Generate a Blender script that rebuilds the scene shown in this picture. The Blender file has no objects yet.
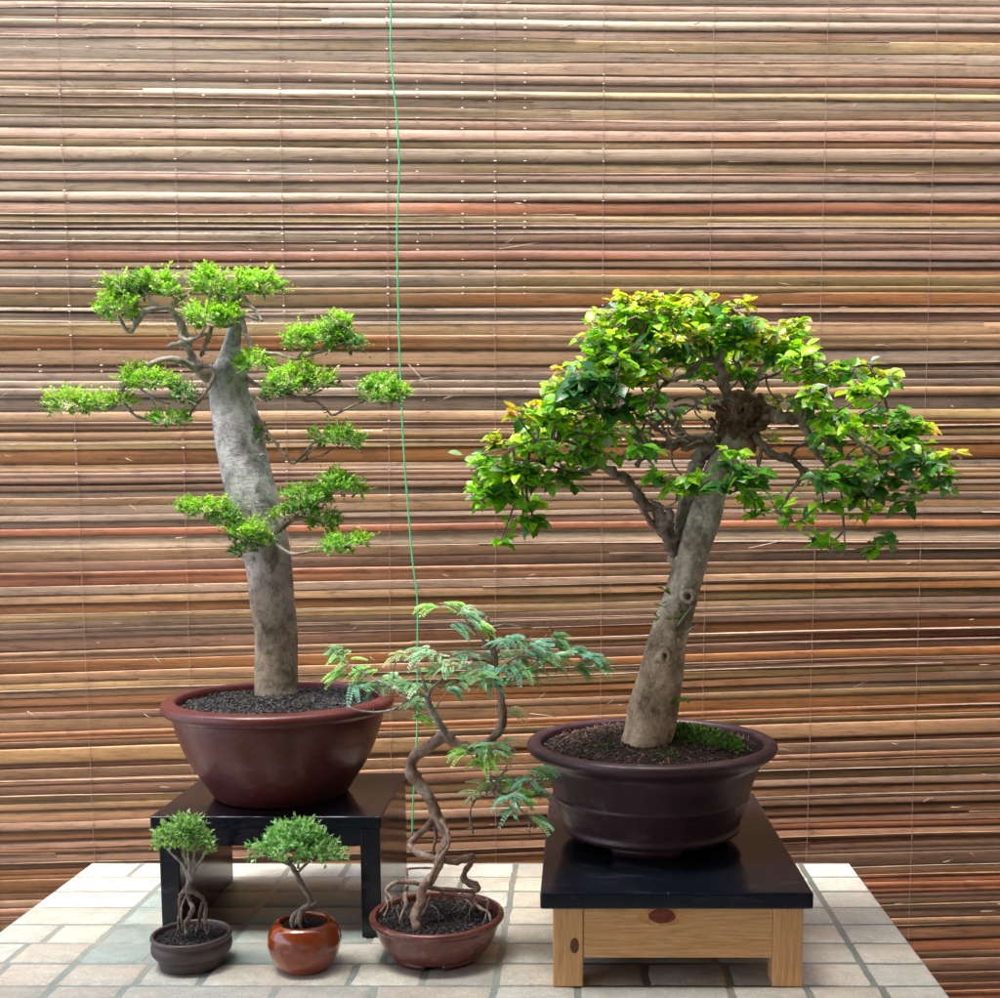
import bpy, bmesh, math, random
from mathutils import Vector, Matrix, noise
random.seed(11)
PI = math.pi
scene = bpy.context.scene
COL = scene.collection
# ---------------------------------------------------------------- camera geometry
F, CX, CY, H = 1183.0, 577.0, 630.0, 0.55
PITCH = math.radians(6.27)
cp, sp_ = math.cos(PITCH), math.sin(PITCH)
def P(px, py, Y):
    """world point at depth Y that the photograph shows at px,py"""
    u = (px-CX)/F; v = (CY-py)/F
    dy = cp + sp_*v; dz = cp*v - sp_
    k = Y/dy
    return Vector((u*k, Y, H + dz*k))
def S(Y, z=0.5):
    return (Y*cp + (H-z)*sp_)/F          # metres per pixel at depth Y

# ---------------------------------------------------------------- helpers
def tag(o, label=None, cat=None, group=None, kind=None):
    if label: o['label'] = label
    if cat: o['category'] = cat
    if group: o['group'] = group
    if kind: o['kind'] = kind
    return o
def empty(name, loc):
    o = bpy.data.objects.new(name, None); COL.objects.link(o)
    o.location = loc; o.empty_display_size = .05
    return o
class MB:
    def __init__(s): s.v=[]; s.f=[]; s.c=[]; s.usecol=False
    def add(s, vs, fs, col=None):
        b=len(s.v); s.v.extend(vs); s.f.extend([tuple(i+b for i in f) for f in fs])
        if col is not None: s.usecol=True
        s.c.extend([col if col is not None else (1,1,1)]*len(vs))
    def addc(s, vs, fs, cols):
        b=len(s.v); s.v.extend(vs); s.f.extend([tuple(i+b for i in f) for f in fs]); s.c.extend(cols); s.usecol=True
    def build(s, name, mat, parent=None, smooth=True, bevel=None, second=None):
        me = bpy.data.meshes.new(name)
        off = parent_loc(parent)
        me.from_pydata([tuple(Vector(v)-off) for v in s.v], [], s.f); me.update()
        if s.usecol:
            a = me.color_attributes.new('tint','FLOAT_COLOR','POINT')
            buf=[]
            for c in s.c: buf.extend((c[0],c[1],c[2],1.0))
            a.data.foreach_set('color', buf)
        if smooth: me.polygons.foreach_set('use_smooth',[True]*len(me.polygons))
        if isinstance(mat, (list,tuple)):
            for m in mat: me.materials.append(m)
        else: me.materials.append(mat)
        if second is not None:
            for i in range(second,len(me.polygons)): me.polygons[i].material_index=1
        o = bpy.data.objects.new(name, me); COL.objects.link(o)
        if parent: o.parent = parent
        if bevel:
            b = o.modifiers.new('bevel','BEVEL'); b.width=bevel; b.segments=3; b.limit_method='ANGLE'
            b.harden_normals=False
        return o
def parent_loc(p):
    v = Vector((0,0,0))
    while p is not None:
        v += p.location; p = p.parent
    return v
def box(mb, x0,x1,y0,y1,z0,z1, col=None):
    vs=[(x0,y0,z0),(x1,y0,z0),(x1,y1,z0),(x0,y1,z0),(x0,y0,z1),(x1,y0,z1),(x1,y1,z1),(x0,y1,z1)]
    fs=[(0,3,2,1),(4,5,6,7),(0,1,5,4),(1,2,6,5),(2,3,7,6),(3,0,4,7)]
    mb.add([Vector(v) for v in vs], fs, col)
def catmull(pts, n):
    out=[]; m=len(pts)
    for i in range(m-1):
        p0=pts[max(i-1,0)]; p1=pts[i]; p2=pts[i+1]; p3=pts[min(i+2,m-1)]
        for k in range(n):
            t=k/n
            out.append([0.5*((2*b)+(-a+c)*t+(2*a-5*b+4*c-d)*t*t+(-a+3*b-3*c+d)*t**3) for a,b,c,d in zip(p0,p1,p2,p3)])
    out.append(list(pts[-1])); return out
def tube(mb, pts, seg=10, n=4, rough=0.0, freq=40, lump=0.0, lfreq=15, cap=True, tip=False):
    """pts: list of (Vector, radius)"""
    raw=[(p.x,p.y,p.z,r) for p,r in pts]
    cr=catmull(raw,n)
    C=[Vector(c[:3]) for c in cr]; R=[max(c[3],1e-5) for c in cr]
    T=[]
    for i in range(len(C)):
        t=(C[min(i+1,len(C)-1)]-C[max(i-1,0)]); T.append(t.normalized() if t.length>1e-9 else Vector((0,0,1)))
    a=Vector((0,-1,0))
    if abs(T[0].dot(a))>.9: a=Vector((1,0,0))
    a=(a-T[0]*a.dot(T[0])).normalized()
    vs=[]
    for i,c in enumerate(C):
        a=(a-T[i]*a.dot(T[i])).normalized(); b=T[i].cross(a)
        for k in range(seg):
            th=2*PI*k/seg; d=a*math.cos(th)+b*math.sin(th)
            r=R[i]; q=c+d*r
            if rough: r*=1+rough*noise.noise(q*freq)
            if lump: r*=1+lump*noise.noise(q*lfreq+Vector((7,3,1)))
            vs.append(c+d*r)
    fs=[]
    for i in range(len(C)-1):
        for k in range(seg):
            k2=(k+1)%seg
            fs.append((i*seg+k,i*seg+k2,(i+1)*seg+k2,(i+1)*seg+k))
    if cap:
        vs.append(C[0]); vs.append(C[-1]+T[-1]*R[-1]*(.5))
        for k in range(seg):
            k2=(k+1)%seg
            fs.append((len(vs)-2,k2,k)); fs.append((len(vs)-1,(len(C)-1)*seg+k,(len(C)-1)*seg+k2))
    mb.add(vs,fs)
def revolve(mb, cx, cy, prof, seg=96, wob=0.0, sx=1.0, sy=1.0):
    vs=[];fs=[]
    for i,(r,z) in enumerate(prof):
        for k in range(seg):
            th=2*PI*k/seg; rr=r*(1+wob*noise.noise(Vector((math.cos(th)*2,math.sin(th)*2,z*14))))
            vs.append(Vector((cx+rr*sx*math.cos(th),cy+rr*sy*math.sin(th),z)))
    for i in range(len(prof)-1):
        for k in range(seg):
            k2=(k+1)%seg
            fs.append((i*seg+k,i*seg+k2,(i+1)*seg+k2,(i+1)*seg+k))
    c=len(vs); vs.append(Vector((cx,cy,prof[0][1])))
    for k in range(seg): fs.append((c,(k+1)%seg,k))
    mb.add(vs,fs)
def smooth_prof(pts,n=4):
    return [tuple(p) for p in catmull([list(p) for p in pts],n)]

# ---------------------------------------------------------------- materials
def mat(name):
    m=bpy.data.materials.new(name); m.use_nodes=True
    nt=m.node_tree; b=nt.nodes['Principled BSDF']
    return m,nt,b
def N(nt,t,**k):
    n=nt.nodes.new(t)
    for a,v in k.items(): setattr(n,a,v)
    return n
def L(nt,a,b): nt.links.new(a,b)
def coords(nt,scale=(1,1,1)):
    tc=N(nt,'ShaderNodeNewGeometry'); mp=N(nt,'ShaderNodeMapping'); mp.inputs['Scale'].default_value=scale
    L(nt,tc.outputs['Position'],mp.inputs['Vector']); return mp.outputs['Vector']
def noise_n(nt,vec,scale,detail=4,rough=.6,dist=0):
    n=N(nt,'ShaderNodeTexNoise'); n.inputs['Scale'].default_value=scale; n.inputs['Detail'].default_value=detail
    n.inputs['Roughness'].default_value=rough; n.inputs['Distortion'].default_value=dist
    if vec is not None: L(nt,vec,n.inputs['Vector'])
    return n.outputs['Fac']
def ramp(nt,fac,stops,interp='LINEAR'):
    r=N(nt,'ShaderNodeValToRGB'); r.color_ramp.interpolation=interp
    e=r.color_ramp.elements
    while len(e)<len(stops): e.new(.5)
    for i,(p,c) in enumerate(stops):
        e[i].position=p; e[i].color=(c[0],c[1],c[2],1) if not isinstance(c,(int,float)) else (c,c,c,1)
    L(nt,fac,r.inputs['Fac']); return r.outputs['Color']
def mix(nt,fac,a,b,mode='MIX'):
    m=N(nt,'ShaderNodeMix',data_type='RGBA',blend_type=mode)
    for sock,v in ((m.inputs['Factor'],fac),(m.inputs['A'],a),(m.inputs['B'],b)):
        if isinstance(v,(int,float)): sock.default_value=v
        elif isinstance(v,(tuple,list)): sock.default_value=(v[0],v[1],v[2],1)
        else: L(nt,v,sock)
    return m.outputs['Result']
def bump(nt,b,h,strength=.3,dist=.002):
    n=N(nt,'ShaderNodeBump'); n.inputs['Strength'].default_value=strength; n.inputs['Distance'].default_value=dist
    L(nt,h,n.inputs['Height']); L(nt,n.outputs['Normal'],b.inputs['Normal'])

def m_slats():
    m,nt,b=mat('weathered_bamboo')
    at=N(nt,'ShaderNodeAttribute',attribute_name='tint')
    st=noise_n(nt,coords(nt,(5,30,700)),1,6,.7)            # long fibres
    st2=noise_n(nt,coords(nt,(14,30,160)),1,5,.65,.6)      # stains
    fine=noise_n(nt,coords(nt,(60,60,900)),1,3,.6)
    c=mix(nt,1,at.outputs['Color'],ramp(nt,st,[(.28,.50),(.44,.88),(.55,1.08),(.70,1.6)]),'MULTIPLY')
    c=mix(nt,1,c,ramp(nt,st2,[(.30,(.42,.40,.38)),(.43,(.92,.92,.92)),(.62,(1.0,1.0,1.0)),(.75,(1.25,1.25,1.2))]),'MULTIPLY')
    sp=noise_n(nt,coords(nt,(90,60,260)),1,4,.7)
    c=mix(nt,ramp(nt,sp,[(.66,0),(.74,.5)]),c,(.42,.37,.31))
    dk=noise_n(nt,coords(nt,(120,60,420)),1,4,.75)
    c=mix(nt,ramp(nt,dk,[(.27,.75),(.35,0)]),c,(.035,.025,.02))
    bl_=noise_n(nt,coords(nt,(26,30,110)),1,6,.8,1.0); c=mix(nt,1,c,ramp(nt,bl_,[(.32,(.55,.50,.45)),(.45,(.95,.93,.9)),(.6,(1.08,1.05,1.0))]),'MULTIPLY')
    nd=noise_n(nt,coords(nt,(220,60,160)),1,3,.7); c=mix(nt,ramp(nt,nd,[(.70,0),(.75,.55)]),c,(.55,.47,.38))
    L(nt,c,b.inputs['Base Color'])
    L(nt,ramp(nt,st2,[(.3,.55),(.7,.33)]),b.inputs['Roughness'])
    b.inputs['Specular IOR Level'].default_value=.45
    h=mix(nt,.5,st,fine); bump(nt,b,h,.45,.0012)
    return m
def m_simple(name,col,rough=.5,nscale=30,var=.25,bs=.15,bd=.001,spec=.5,coat=0,scale=(1,1,1)):
    m,nt,b=mat(name); v=coords(nt,scale)
    n=noise_n(nt,v,nscale,5,.6)
    c=mix(nt,1,col,ramp(nt,n,[(.3,1-var),(.7,1+var)]),'MULTIPLY')
    L(nt,c,b.inputs['Base Color']); b.inputs['Roughness'].default_value=rough
    b.inputs['Specular IOR Level'].default_value=spec; b.inputs['Coat Weight'].default_value=coat
    if bs: bump(nt,b,noise_n(nt,v,nscale*4,4,.6),bs,bd)
    return m
def m_pot(name,c1,c2,rough,ring=0.0,wear=None,wearamt=.62,coat=0.0,rings=240):
    m,nt,b=mat(name)
    n=noise_n(nt,coords(nt,(1,1,1)),22,5,.6); n2=noise_n(nt,coords(nt,(8,8,110)),1,4,.7)
    c=mix(nt,ramp(nt,n,[(.35,0),(.65,1)]),c1,c2)
    if wear:
        wn=noise_n(nt,coords(nt,(1,1,2.2)),38,6,.75)
        c=mix(nt,ramp(nt,wn,[(wearamt,0),(wearamt+.12,.8)]),c,wear)
        sp=noise_n(nt,coords(nt,(1,1,1)),260,2,.5)
        c=mix(nt,ramp(nt,sp,[(.70,0),(.75,.7)]),c,wear)
    # pale scratches
    sc=noise_n(nt,coords(nt,(30,30,900)),1,2,.5)
    c=mix(nt,ramp(nt,sc,[(.70,0),(.76,.35)]),c,(.35,.27,.24))
    lb=noise_n(nt,coords(nt,(1,1,2.5)),14,7,.75,.6); c=mix(nt,ramp(nt,lb,[(.55,0),(.72,.22)]),c,(.30,.25,.23))
    L(nt,c,b.inputs['Base Color'])
    rr=noise_n(nt,coords(nt,(1,1,1)),60,5,.7)
    L(nt,ramp(nt,rr,[(.3,rough*.75),(.7,min(1,rough*1.4))]),b.inputs['Roughness'])
    b.inputs['Coat Weight'].default_value=coat; b.inputs['Coat Roughness'].default_value=.12
    w=noise_n(nt,coords(nt,(3,3,rings)),1,3,.6)
    bump(nt,b,mix(nt,.35,w,rr),ring if ring else .12,.0015)
    return m
def m_bark(name,stops,nscale=26,bs=.5,bd=.002,zmix=None,rough=.8):
    m,nt,b=mat(name); 
    n=noise_n(nt,coords(nt,(1,1,.8)),nscale,7,.68,.4)
    c=ramp(nt,n,stops)
    if zmix:
        z0,z1,tint=zmix
        g=N(nt,'ShaderNodeNewGeometry'); s=N(nt,'ShaderNodeSeparateXYZ'); L(nt,g.outputs['Position'],s.inputs[0])
        mr=N(nt,'ShaderNodeMapRange'); mr.inputs['From Min'].default_value=z0; mr.inputs['From Max'].default_value=z1
        L(nt,s.outputs['Z'],mr.inputs['Value'])
        nn=noise_n(nt,coords(nt),9,4,.6)
        add=N(nt,'ShaderNodeMath',operation='ADD'); L(nt,mr.outputs[0],add.inputs[0])
        sub=N(nt,'ShaderNodeMath',operation='SUBTRACT'); L(nt,nn,sub.inputs[0]); sub.inputs[1].default_value=.5
        L(nt,sub.outputs[0],add.inputs[1])
        f=ramp(nt,add.outputs[0],[(0.1,1),(.9,0)])
        c=mix(nt,f,c,mix(nt,1,c,tint,'MULTIPLY'))
    # horizontal lenticels and dark pores
    ln=noise_n(nt,coords(nt,(70,70,420)),1,3,.6)
    c=mix(nt,ramp(nt,ln,[(.66,0),(.74,.7)]),c,mix(nt,1,c,(.35,.33,.32),'MULTIPLY'))
    fi=noise_n(nt,coords(nt,(1,1,1)),85,6,.8,1.5); c=mix(nt,1,c,ramp(nt,fi,[(.36,.50),(.48,1.0),(.7,1.18)]),'MULTIPLY')
    po=noise_n(nt,coords(nt,(1,1,1)),190,3,.6)
    c=mix(nt,ramp(nt,po,[(.68,0),(.74,.6)]),c,(.06,.05,.045))
    L(nt,c,b.inputs['Base Color']); b.inputs['Roughness'].default_value=rough
    b.inputs['Specular IOR Level'].default_value=.3
    h=mix(nt,.6,n,noise_n(nt,coords(nt,(90,90,260)),1,6,.75)); bump(nt,b,h,bs,bd)
    return m
def m_leaf(name,rough=.4,trans=.3,spec=.5,veins=True):
    m,nt,b=mat(name)
    at=N(nt,'ShaderNodeAttribute',attribute_name='tint')
    n=noise_n(nt,coords(nt),140,3,.6)
    c=mix(nt,1,at.outputs['Color'],ramp(nt,n,[(.3,.75),(.7,1.2)]),'MULTIPLY')
    L(nt,c,b.inputs['Base Color']); b.inputs['Roughness'].default_value=rough
    b.inputs['Specular IOR Level'].default_value=spec
    if veins: bump(nt,b,noise_n(nt,coords(nt),420,3,.6),.25,.0006)
    tr=N(nt,'ShaderNodeBsdfTranslucent'); tc=mix(nt,1,c,(1.25,1.25,.6),'MULTIPLY'); L(nt,tc,tr.inputs['Color'])
    ms=N(nt,'ShaderNodeMixShader'); ms.inputs[0].default_value=trans
    L(nt,b.outputs[0],ms.inputs[1]); L(nt,tr.outputs[0],ms.inputs[2])
    out=[x for x in nt.nodes if x.type=='OUTPUT_MATERIAL'][0]; L(nt,ms.outputs[0],out.inputs['Surface'])
    return m
def m_pine():
    m,nt,b=mat('pine_wood')
    w=N(nt,'ShaderNodeTexWave',wave_type='BANDS',bands_direction='Z'); 
    w.inputs['Scale'].default_value=22; w.inputs['Distortion'].default_value=5; w.inputs['Detail'].default_value=3; w.inputs['Detail Scale'].default_value=.6
    at=N(nt,'ShaderNodeAttribute',attribute_name='tint')       # tint.r picks the grain direction
    v1=coords(nt,(.35,.35,6)); v2=coords(nt,(9,1.2,.4))
    mv=N(nt,'ShaderNodeMix',data_type='VECTOR'); s=N(nt,'ShaderNodeSeparateColor'); L(nt,at.outputs['Color'],s.inputs[0])
    L(nt,s.outputs[0],mv.inputs['Factor']); L(nt,v1,mv.inputs[4]); L(nt,v2,mv.inputs[5])
    w2=noise_n(nt,mv.outputs[1],14,6,.6,.8)
    c=ramp(nt,w2,[(.25,(.60,.28,.09)),(.40,(.76,.41,.16)),(.50,(.80,.45,.19)),(.56,(.70,.35,.12)),(.62,(.82,.47,.21)),(.75,(.84,.50,.23))])
    st=noise_n(nt,mv.outputs[1],90,3,.6); c=mix(nt,1,c,ramp(nt,st,[(.3,.8),(.7,1.15)]),'MULTIPLY')
    L(nt,c,b.inputs['Base Color']); b.inputs['Roughness'].default_value=.42
    b.inputs['Coat Weight'].default_value=.25; b.inputs['Coat Roughness'].default_value=.25
    bump(nt,b,st,.12,.0006)
    return m
def m_lacquer():
    m,nt,b=mat('black_lacquer')
    b.inputs['Base Color'].default_value=(.005,.007,.013,1)
    n=noise_n(nt,coords(nt),14,5,.6); L(nt,ramp(nt,n,[(.35,.10),(.6,.17),(.75,.30)]),b.inputs['Roughness'])
    sp=noise_n(nt,coords(nt),210,2,.5)
    c=mix(nt,ramp(nt,sp,[(.72,0),(.78,.5)]),(.005,.007,.013),(.14,.14,.14))
    du=noise_n(nt,coords(nt,(3,9,9)),6,5,.7); c=mix(nt,ramp(nt,du,[(.55,0),(.75,.16)]),c,(.2,.2,.22))
    L(nt,c,b.inputs['Base Color'])
    b.inputs['Specular IOR Level'].default_value=.38; bump(nt,b,noise_n(nt,coords(nt,(2,12,12)),8,4,.6),.12,.0012)
    return m
def m_tiles():
    m,nt,b=mat('printed_stone_tile')
    at=N(nt,'ShaderNodeAttribute',attribute_name='tint')
    n=noise_n(nt,coords(nt,(1,1.6,1)),20,7,.68,.5); n2=noise_n(nt,coords(nt,(1,1,1)),75,5,.7)
    n3=noise_n(nt,coords(nt),8,3,.5)
    c=mix(nt,1,at.outputs['Color'],ramp(nt,n,[(.28,.66),(.42,.92),(.6,1.03),(.75,1.15)]),'MULTIPLY')
    c=mix(nt,1,c,ramp(nt,n2,[(.3,.84),(.7,1.1)]),'MULTIPLY')
    c=mix(nt,ramp(nt,n3,[(.48,0),(.68,.35)]),c,(.58,.47,.36))
    n4=noise_n(nt,coords(nt,(1,1.4,1)),26,6,.7,1.2); c=mix(nt,ramp(nt,n4,[(.54,0),(.59,.38),(.66,.10)]),c,(.40,.39,.33))
    gr=noise_n(nt,coords(nt),300,3,.7); c=mix(nt,1,c,ramp(nt,gr,[(.3,.82),(.7,1.12)]),'MULTIPLY')
    L(nt,c,b.inputs['Base Color']); L(nt,ramp(nt,n2,[(.3,.35),(.7,.55)]),b.inputs['Roughness'])
    bump(nt,b,mix(nt,.5,n,n2),.35,.0015)
    return m
def m_soil(name='soil_grain',base=(.022,.018,.018)):
    m,nt,b=mat(name); at=N(nt,'ShaderNodeAttribute',attribute_name='tint')
    L(nt,at.outputs['Color'],b.inputs['Base Color']); b.inputs['Roughness'].default_value=.6
    b.inputs['Specular IOR Level'].default_value=.3
    bump(nt,b,noise_n(nt,coords(nt),500,3,.6),.4,.001); return m

M_SLAT=m_slats(); M_TILE=m_tiles(); M_PINE=m_pine(); M_LAC=m_lacquer(); M_SOIL=m_soil()
M_STRING=m_simple('cotton_string',(.34,.20,.17),.8,80,.3)
M_GREEN=m_simple('green_nylon_string',(.06,.50,.22),.45,60,.2)
M_BARK_L=m_bark('pale_grey_bark',[(.30,(.12,.12,.12)),(.41,(.34,.34,.345)),(.49,(.58,.58,.59)),(.62,(.84,.84,.85))],34,1.0,.004,(.33,.62,(.66,.52,.37)))
M_BARK_R=m_bark('greenish_grey_bark',[(.30,(.11,.10,.075)),(.42,(.32,.29,.23)),(.52,(.52,.48,.40)),(.66,(.78,.74,.65))],32,.85,.003,(.32,.55,(.95,.78,.62)))
M_BRANCH=m_bark('branch_bark',[(.3,(.09,.065,.05)),(.5,(.26,.20,.16)),(.72,(.50,.43,.37))],60,.7,.0015)
M_BRANCH_P=m_bark('pale_branch_bark',[(.3,(.14,.12,.10)),(.5,(.36,.33,.29)),(.72,(.60,.57,.52))],60,.7,.0015)
M_BURL=m_bark('burl_bark',[(.3,(.06,.03,.02)),(.5,(.20,.11,.075)),(.72,(.40,.27,.20))],60,.9,.004)
M_VINE=m_bark('reddish_root_bark',[(.3,(.10,.06,.045)),(.5,(.30,.20,.15)),(.70,(.56,.44,.36))],70,.7,.0015)
M_LEAF_S=m_leaf('small_leaf',.42,.40)
M_LEAF_R=m_leaf('glossy_leaf',.30,.40,.6)
M_LEAF_F=m_leaf('feathery_leaf',.5,.25)
M_LEAF_T=m_leaf('tiny_leaf',.42,.42)
M_MOSS=m_leaf('moss',.7,.2)

# ---------------------------------------------------------------- bamboo blind
YB=1.97
def zpx(y): return P(577,y,YB).z
PAL={'b':(.50,.42,.33),'k':(.42,.27,.215),'w':(.44,.30,.19),'g':(.32,.27,.225),'d':(.15,.085,.05),'o':(.38,.17,.065),
     'l':(.34,.26,.13),'r':(.36,.125,.07),'B':(.60,.52,.42),'G':(.24,.19,.16),'W':(.54,.38,.25),'O':(.28,.11,.04)}
MEAN=Vector((.40,.255,.17)); LOW_SHADE=.50; DARK=.80; SAT=1.20
# lower edge of each slat down the photo's left side, with its left and right tint
SL=[(8,'kk'),(17,'bb'),(26,'bg'),(37,'ko'),(48,'Bl'),(59,'gB'),(71,'WW'),(80,'kr'),(88,'bg'),(96,'bl'),(106,'gb'),(117,'ld'),(127,'gk'),(139,'kk'),(147,'lO'),(160,'bg'),
 (171,'gl'),(181,'kk'),(192,'bg'),(201,'gG'),(214,'kr'),(222,'ll'),(228,'bl'),(234,'gG'),(242,'bk'),(250,'kk'),(260,'rk'),(267,'wG'),(276,'bo'),(288,'gl'),(294,'wl'),(306,'lo'),
 (312,'Bw'),(323,'gk'),(336,'lw'),(350,'ow'),(366,'wg'),(372,'kG'),(382,'gG'),(390,'Bg'),(398,'gw'),(413,'gg'),(423,'wl'),(432,'dO'),(441,'wl'),(449,'lw'),(464,'oo'),(473,'wg'),(484,'kw'),
 (491,'dg'),(499,'gw'),(506,'wg'),(515,'gw'),(521,'gg'),(529,'gk'),(536,'rO'),(550,'BB'),(561,'wk'),(573,'kG'),(587,'rw'),(595,'gw'),(604,'wo'),(614,'ol'),(622,'lG'),(630,'gg'),(638,'Gk'),
 (651,'kO'),(662,'wr'),(673,'ok'),(682,'wo'),(691,'lk'),(699,'wl'),(707,'oG'),(714,'og'),(721,'kl'),(733,'wo'),(742,'OO'),(749,'dl'),(763,'lw'),(769,'oO'),(780,'wg'),(785,'dd'),(796,'kw'),
 (805,'ll'),(811,'lg'),(822,'wd'),(830,'gG'),(840,'od'),(848,'Gk'),(853,'dr'),(862,'Gk'),(868,'dr'),(879,'oG'),(892,'oG'),(900,'dw'),(907,'gr'),(918,'kr')]
rs=random.Random(5)
y=918
while y<1130:
    y+=rs.uniform(8,14); SL.append((y, rs.choice(['rG','dk','Gr','kd','gO','wG','Ok','rw','dG'])))
y=8
top=[]; yy=0
while yy>-150:
    top.append((yy, rs.choice(['kb','bb','bk','gb','lk','wB','bW']))); yy-=rs.uniform(8,14)
SL=sorted(top)+SL
def slope(y):
    xs=[(-200,.004),(80,.008),(200,.001),(330,.0),(450,-.006),(550,-.011),(620,-.02),(700,-.031),(800,-.034),(900,-.03),(1200,-.03)]
    for (a,sa),(b_,sb) in zip(xs,xs[1:]):
        if a<=y<=b_: return sa+(sb-sa)*(y-a)/(b_-a)
    return 0
XL,XR=-1.45,1.30
X30=P(30,500,YB).x
def edge_z(y,x,ph=0.0):
    base=zpx(y)-slope(y)*(x-X30)
    return base+.0038*noise.noise(Vector((x*1.3,base*3,0)))
def shp(t,dbl,dp,ex):
    if not dbl: return max(0,math.sin(PI*min(1,t*.96+.02)))**ex
    u=t/dp if t<dp else (t-dp)/(1-dp)
    return (.25+.6*max(0,math.sin(PI*min(1,u)))**.7)*(1 if t<dp else .8)*(min(1,6*t+.1)*min(1,6*(1-t)+.1))
def make_blind():
    root=empty('bamboo_blind',((XL+XR)/2,YB,zpx(1130)))
    tag(root,'weathered brown split bamboo blind covering the whole background behind the table','blind')
    mb=MB(); nx=130; npf=11
    prev=SL[0][0]-10
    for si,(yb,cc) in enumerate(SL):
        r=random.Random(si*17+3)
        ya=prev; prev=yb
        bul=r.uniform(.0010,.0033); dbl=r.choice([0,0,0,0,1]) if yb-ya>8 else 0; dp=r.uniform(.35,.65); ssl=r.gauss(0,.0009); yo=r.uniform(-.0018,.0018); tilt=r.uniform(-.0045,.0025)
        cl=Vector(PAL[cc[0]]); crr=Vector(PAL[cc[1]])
        wm=LOW_SHADE*min(1,max(0,(yb-430)/380)); cl=cl.lerp(MEAN,.25); crr=crr.lerp(MEAN,.25)
        cl=cl.lerp(Vector((.30,.145,.075)),wm); crr=crr.lerp(Vector((.21,.10,.06)),wm); bl=.38*min(1,max(0,(330-yb)/300)); cl=cl.lerp(Vector((.66,.54,.40)),bl); crr=crr.lerp(Vector((.54,.40,.27)),bl*.8); jit=r.uniform(.70,1.12)*DARK; split=r.uniform(-.5,.4); wd=r.uniform(.15,.7)  # daylight falloff put into slat colour: darker low and right, paler on top
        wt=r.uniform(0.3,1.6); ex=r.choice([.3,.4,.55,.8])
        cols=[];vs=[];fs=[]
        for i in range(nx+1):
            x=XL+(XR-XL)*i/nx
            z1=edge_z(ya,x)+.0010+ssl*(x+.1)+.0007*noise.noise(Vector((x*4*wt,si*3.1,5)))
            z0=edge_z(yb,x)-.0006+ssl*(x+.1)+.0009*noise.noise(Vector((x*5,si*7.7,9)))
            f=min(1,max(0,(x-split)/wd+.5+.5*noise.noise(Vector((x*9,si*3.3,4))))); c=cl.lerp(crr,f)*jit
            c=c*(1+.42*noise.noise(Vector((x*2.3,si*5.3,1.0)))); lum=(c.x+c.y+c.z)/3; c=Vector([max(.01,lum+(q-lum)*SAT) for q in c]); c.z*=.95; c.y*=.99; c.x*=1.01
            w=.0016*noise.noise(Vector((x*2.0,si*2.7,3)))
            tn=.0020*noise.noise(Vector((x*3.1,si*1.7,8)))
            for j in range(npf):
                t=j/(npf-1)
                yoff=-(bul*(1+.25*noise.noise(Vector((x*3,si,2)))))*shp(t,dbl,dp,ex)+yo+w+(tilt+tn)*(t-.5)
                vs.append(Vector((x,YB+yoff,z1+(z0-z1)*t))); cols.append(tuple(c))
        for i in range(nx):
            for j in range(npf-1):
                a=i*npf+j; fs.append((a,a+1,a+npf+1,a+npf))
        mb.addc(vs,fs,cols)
    # thin split strips caught between the slats
    r=random.Random(123)
    for si,(yb,cc) in enumerate(SL):
        for rep_ in range(r.choice([0,0,0,1,1,2])):
            xa=r.uniform(XL-.8,XR-.4); xb=xa+r.uniform(.5,2.2); xa=max(xa,XL); xb=min(xb,XR)
            if xb-xa<.2: continue
            off=r.uniform(-.0015,.0015); sl_=r.gauss(0,.0022); hh=r.uniform(.0009,.0026); n=40
            c0=Vector(PAL[r.choice('BbWwkol')]).lerp(MEAN,.3)*r.uniform(.6,1.1)*(1-.35*min(1,max(0,(yb-400)/400))); vs=[];fs=[];cs=[]  # strips carry the same painted falloff, darker downward
            for i in range(n+1):
                x=xa+(xb-xa)*i/n; z=edge_z(yb,x)+off+sl_*(x-xa)+.0010*noise.noise(Vector((x*5,si*3.9,rep_)))
                h_=hh*min(1,3*i/n,3*(n-i)/n)+.0001
                yy_=YB-.0038-.0012*rep_+.0008*noise.noise(Vector((x*4,si*1.9,6)))
                vs+= [Vector((x,yy_+.0010,z+h_)),Vector((x,yy_-.0004,z+h_*.5)),Vector((x,yy_,z-h_*.5))]; cs+=[tuple(c0)]*3
            for i in range(n):
                for j in (0,1):
                    a=i*3+j; fs.append((a,a+1,a+4,a+3))
            mb.addc(vs,fs,cs)
    # shredded fibres standing off the slats
    r=random.Random(77)
    for k in range(330):
        x=r.uniform(XL,XR); z=r.uniform(zpx(1080),zpx(-40)); l=r.uniform(.006,.028)*(3 if r.random()<.06 else 1); a=r.gauss(0,.35)
        p=Vector((x,YB-.0065,z)); d=Vector((math.cos(a),-.08,math.sin(a)))*l; up=Vector((0,0,1))*r.uniform(.00035,.0007)
        m=p+d*.5+Vector((0,-.002,r.uniform(-.002,.002)))
        c=Vector((.46,.36,.26))*r.uniform(.5,1.1)
        mb.addc([p-up,p+up,m+up,m-up,p+d,p+d+Vector((0,.0004,0))],[(0,3,2,1),(3,4,5,2)],[tuple(c)]*6)
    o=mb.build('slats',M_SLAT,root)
    sd=o.modifiers.new('thick','SOLIDIFY'); sd.thickness=.0012; sd.offset=-1
    # vertical stitching strings
    cols=[(57,96),(172,196),(279,295),(387,392),(495,496),(604,600),(714,700),(828,806),(937,910)]
    M_GLINT=m_simple('pale_gap_glints',(.80,.76,.70),.8,80,.1)  # pale nubs standing in for light glinting through slat gaps
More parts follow.
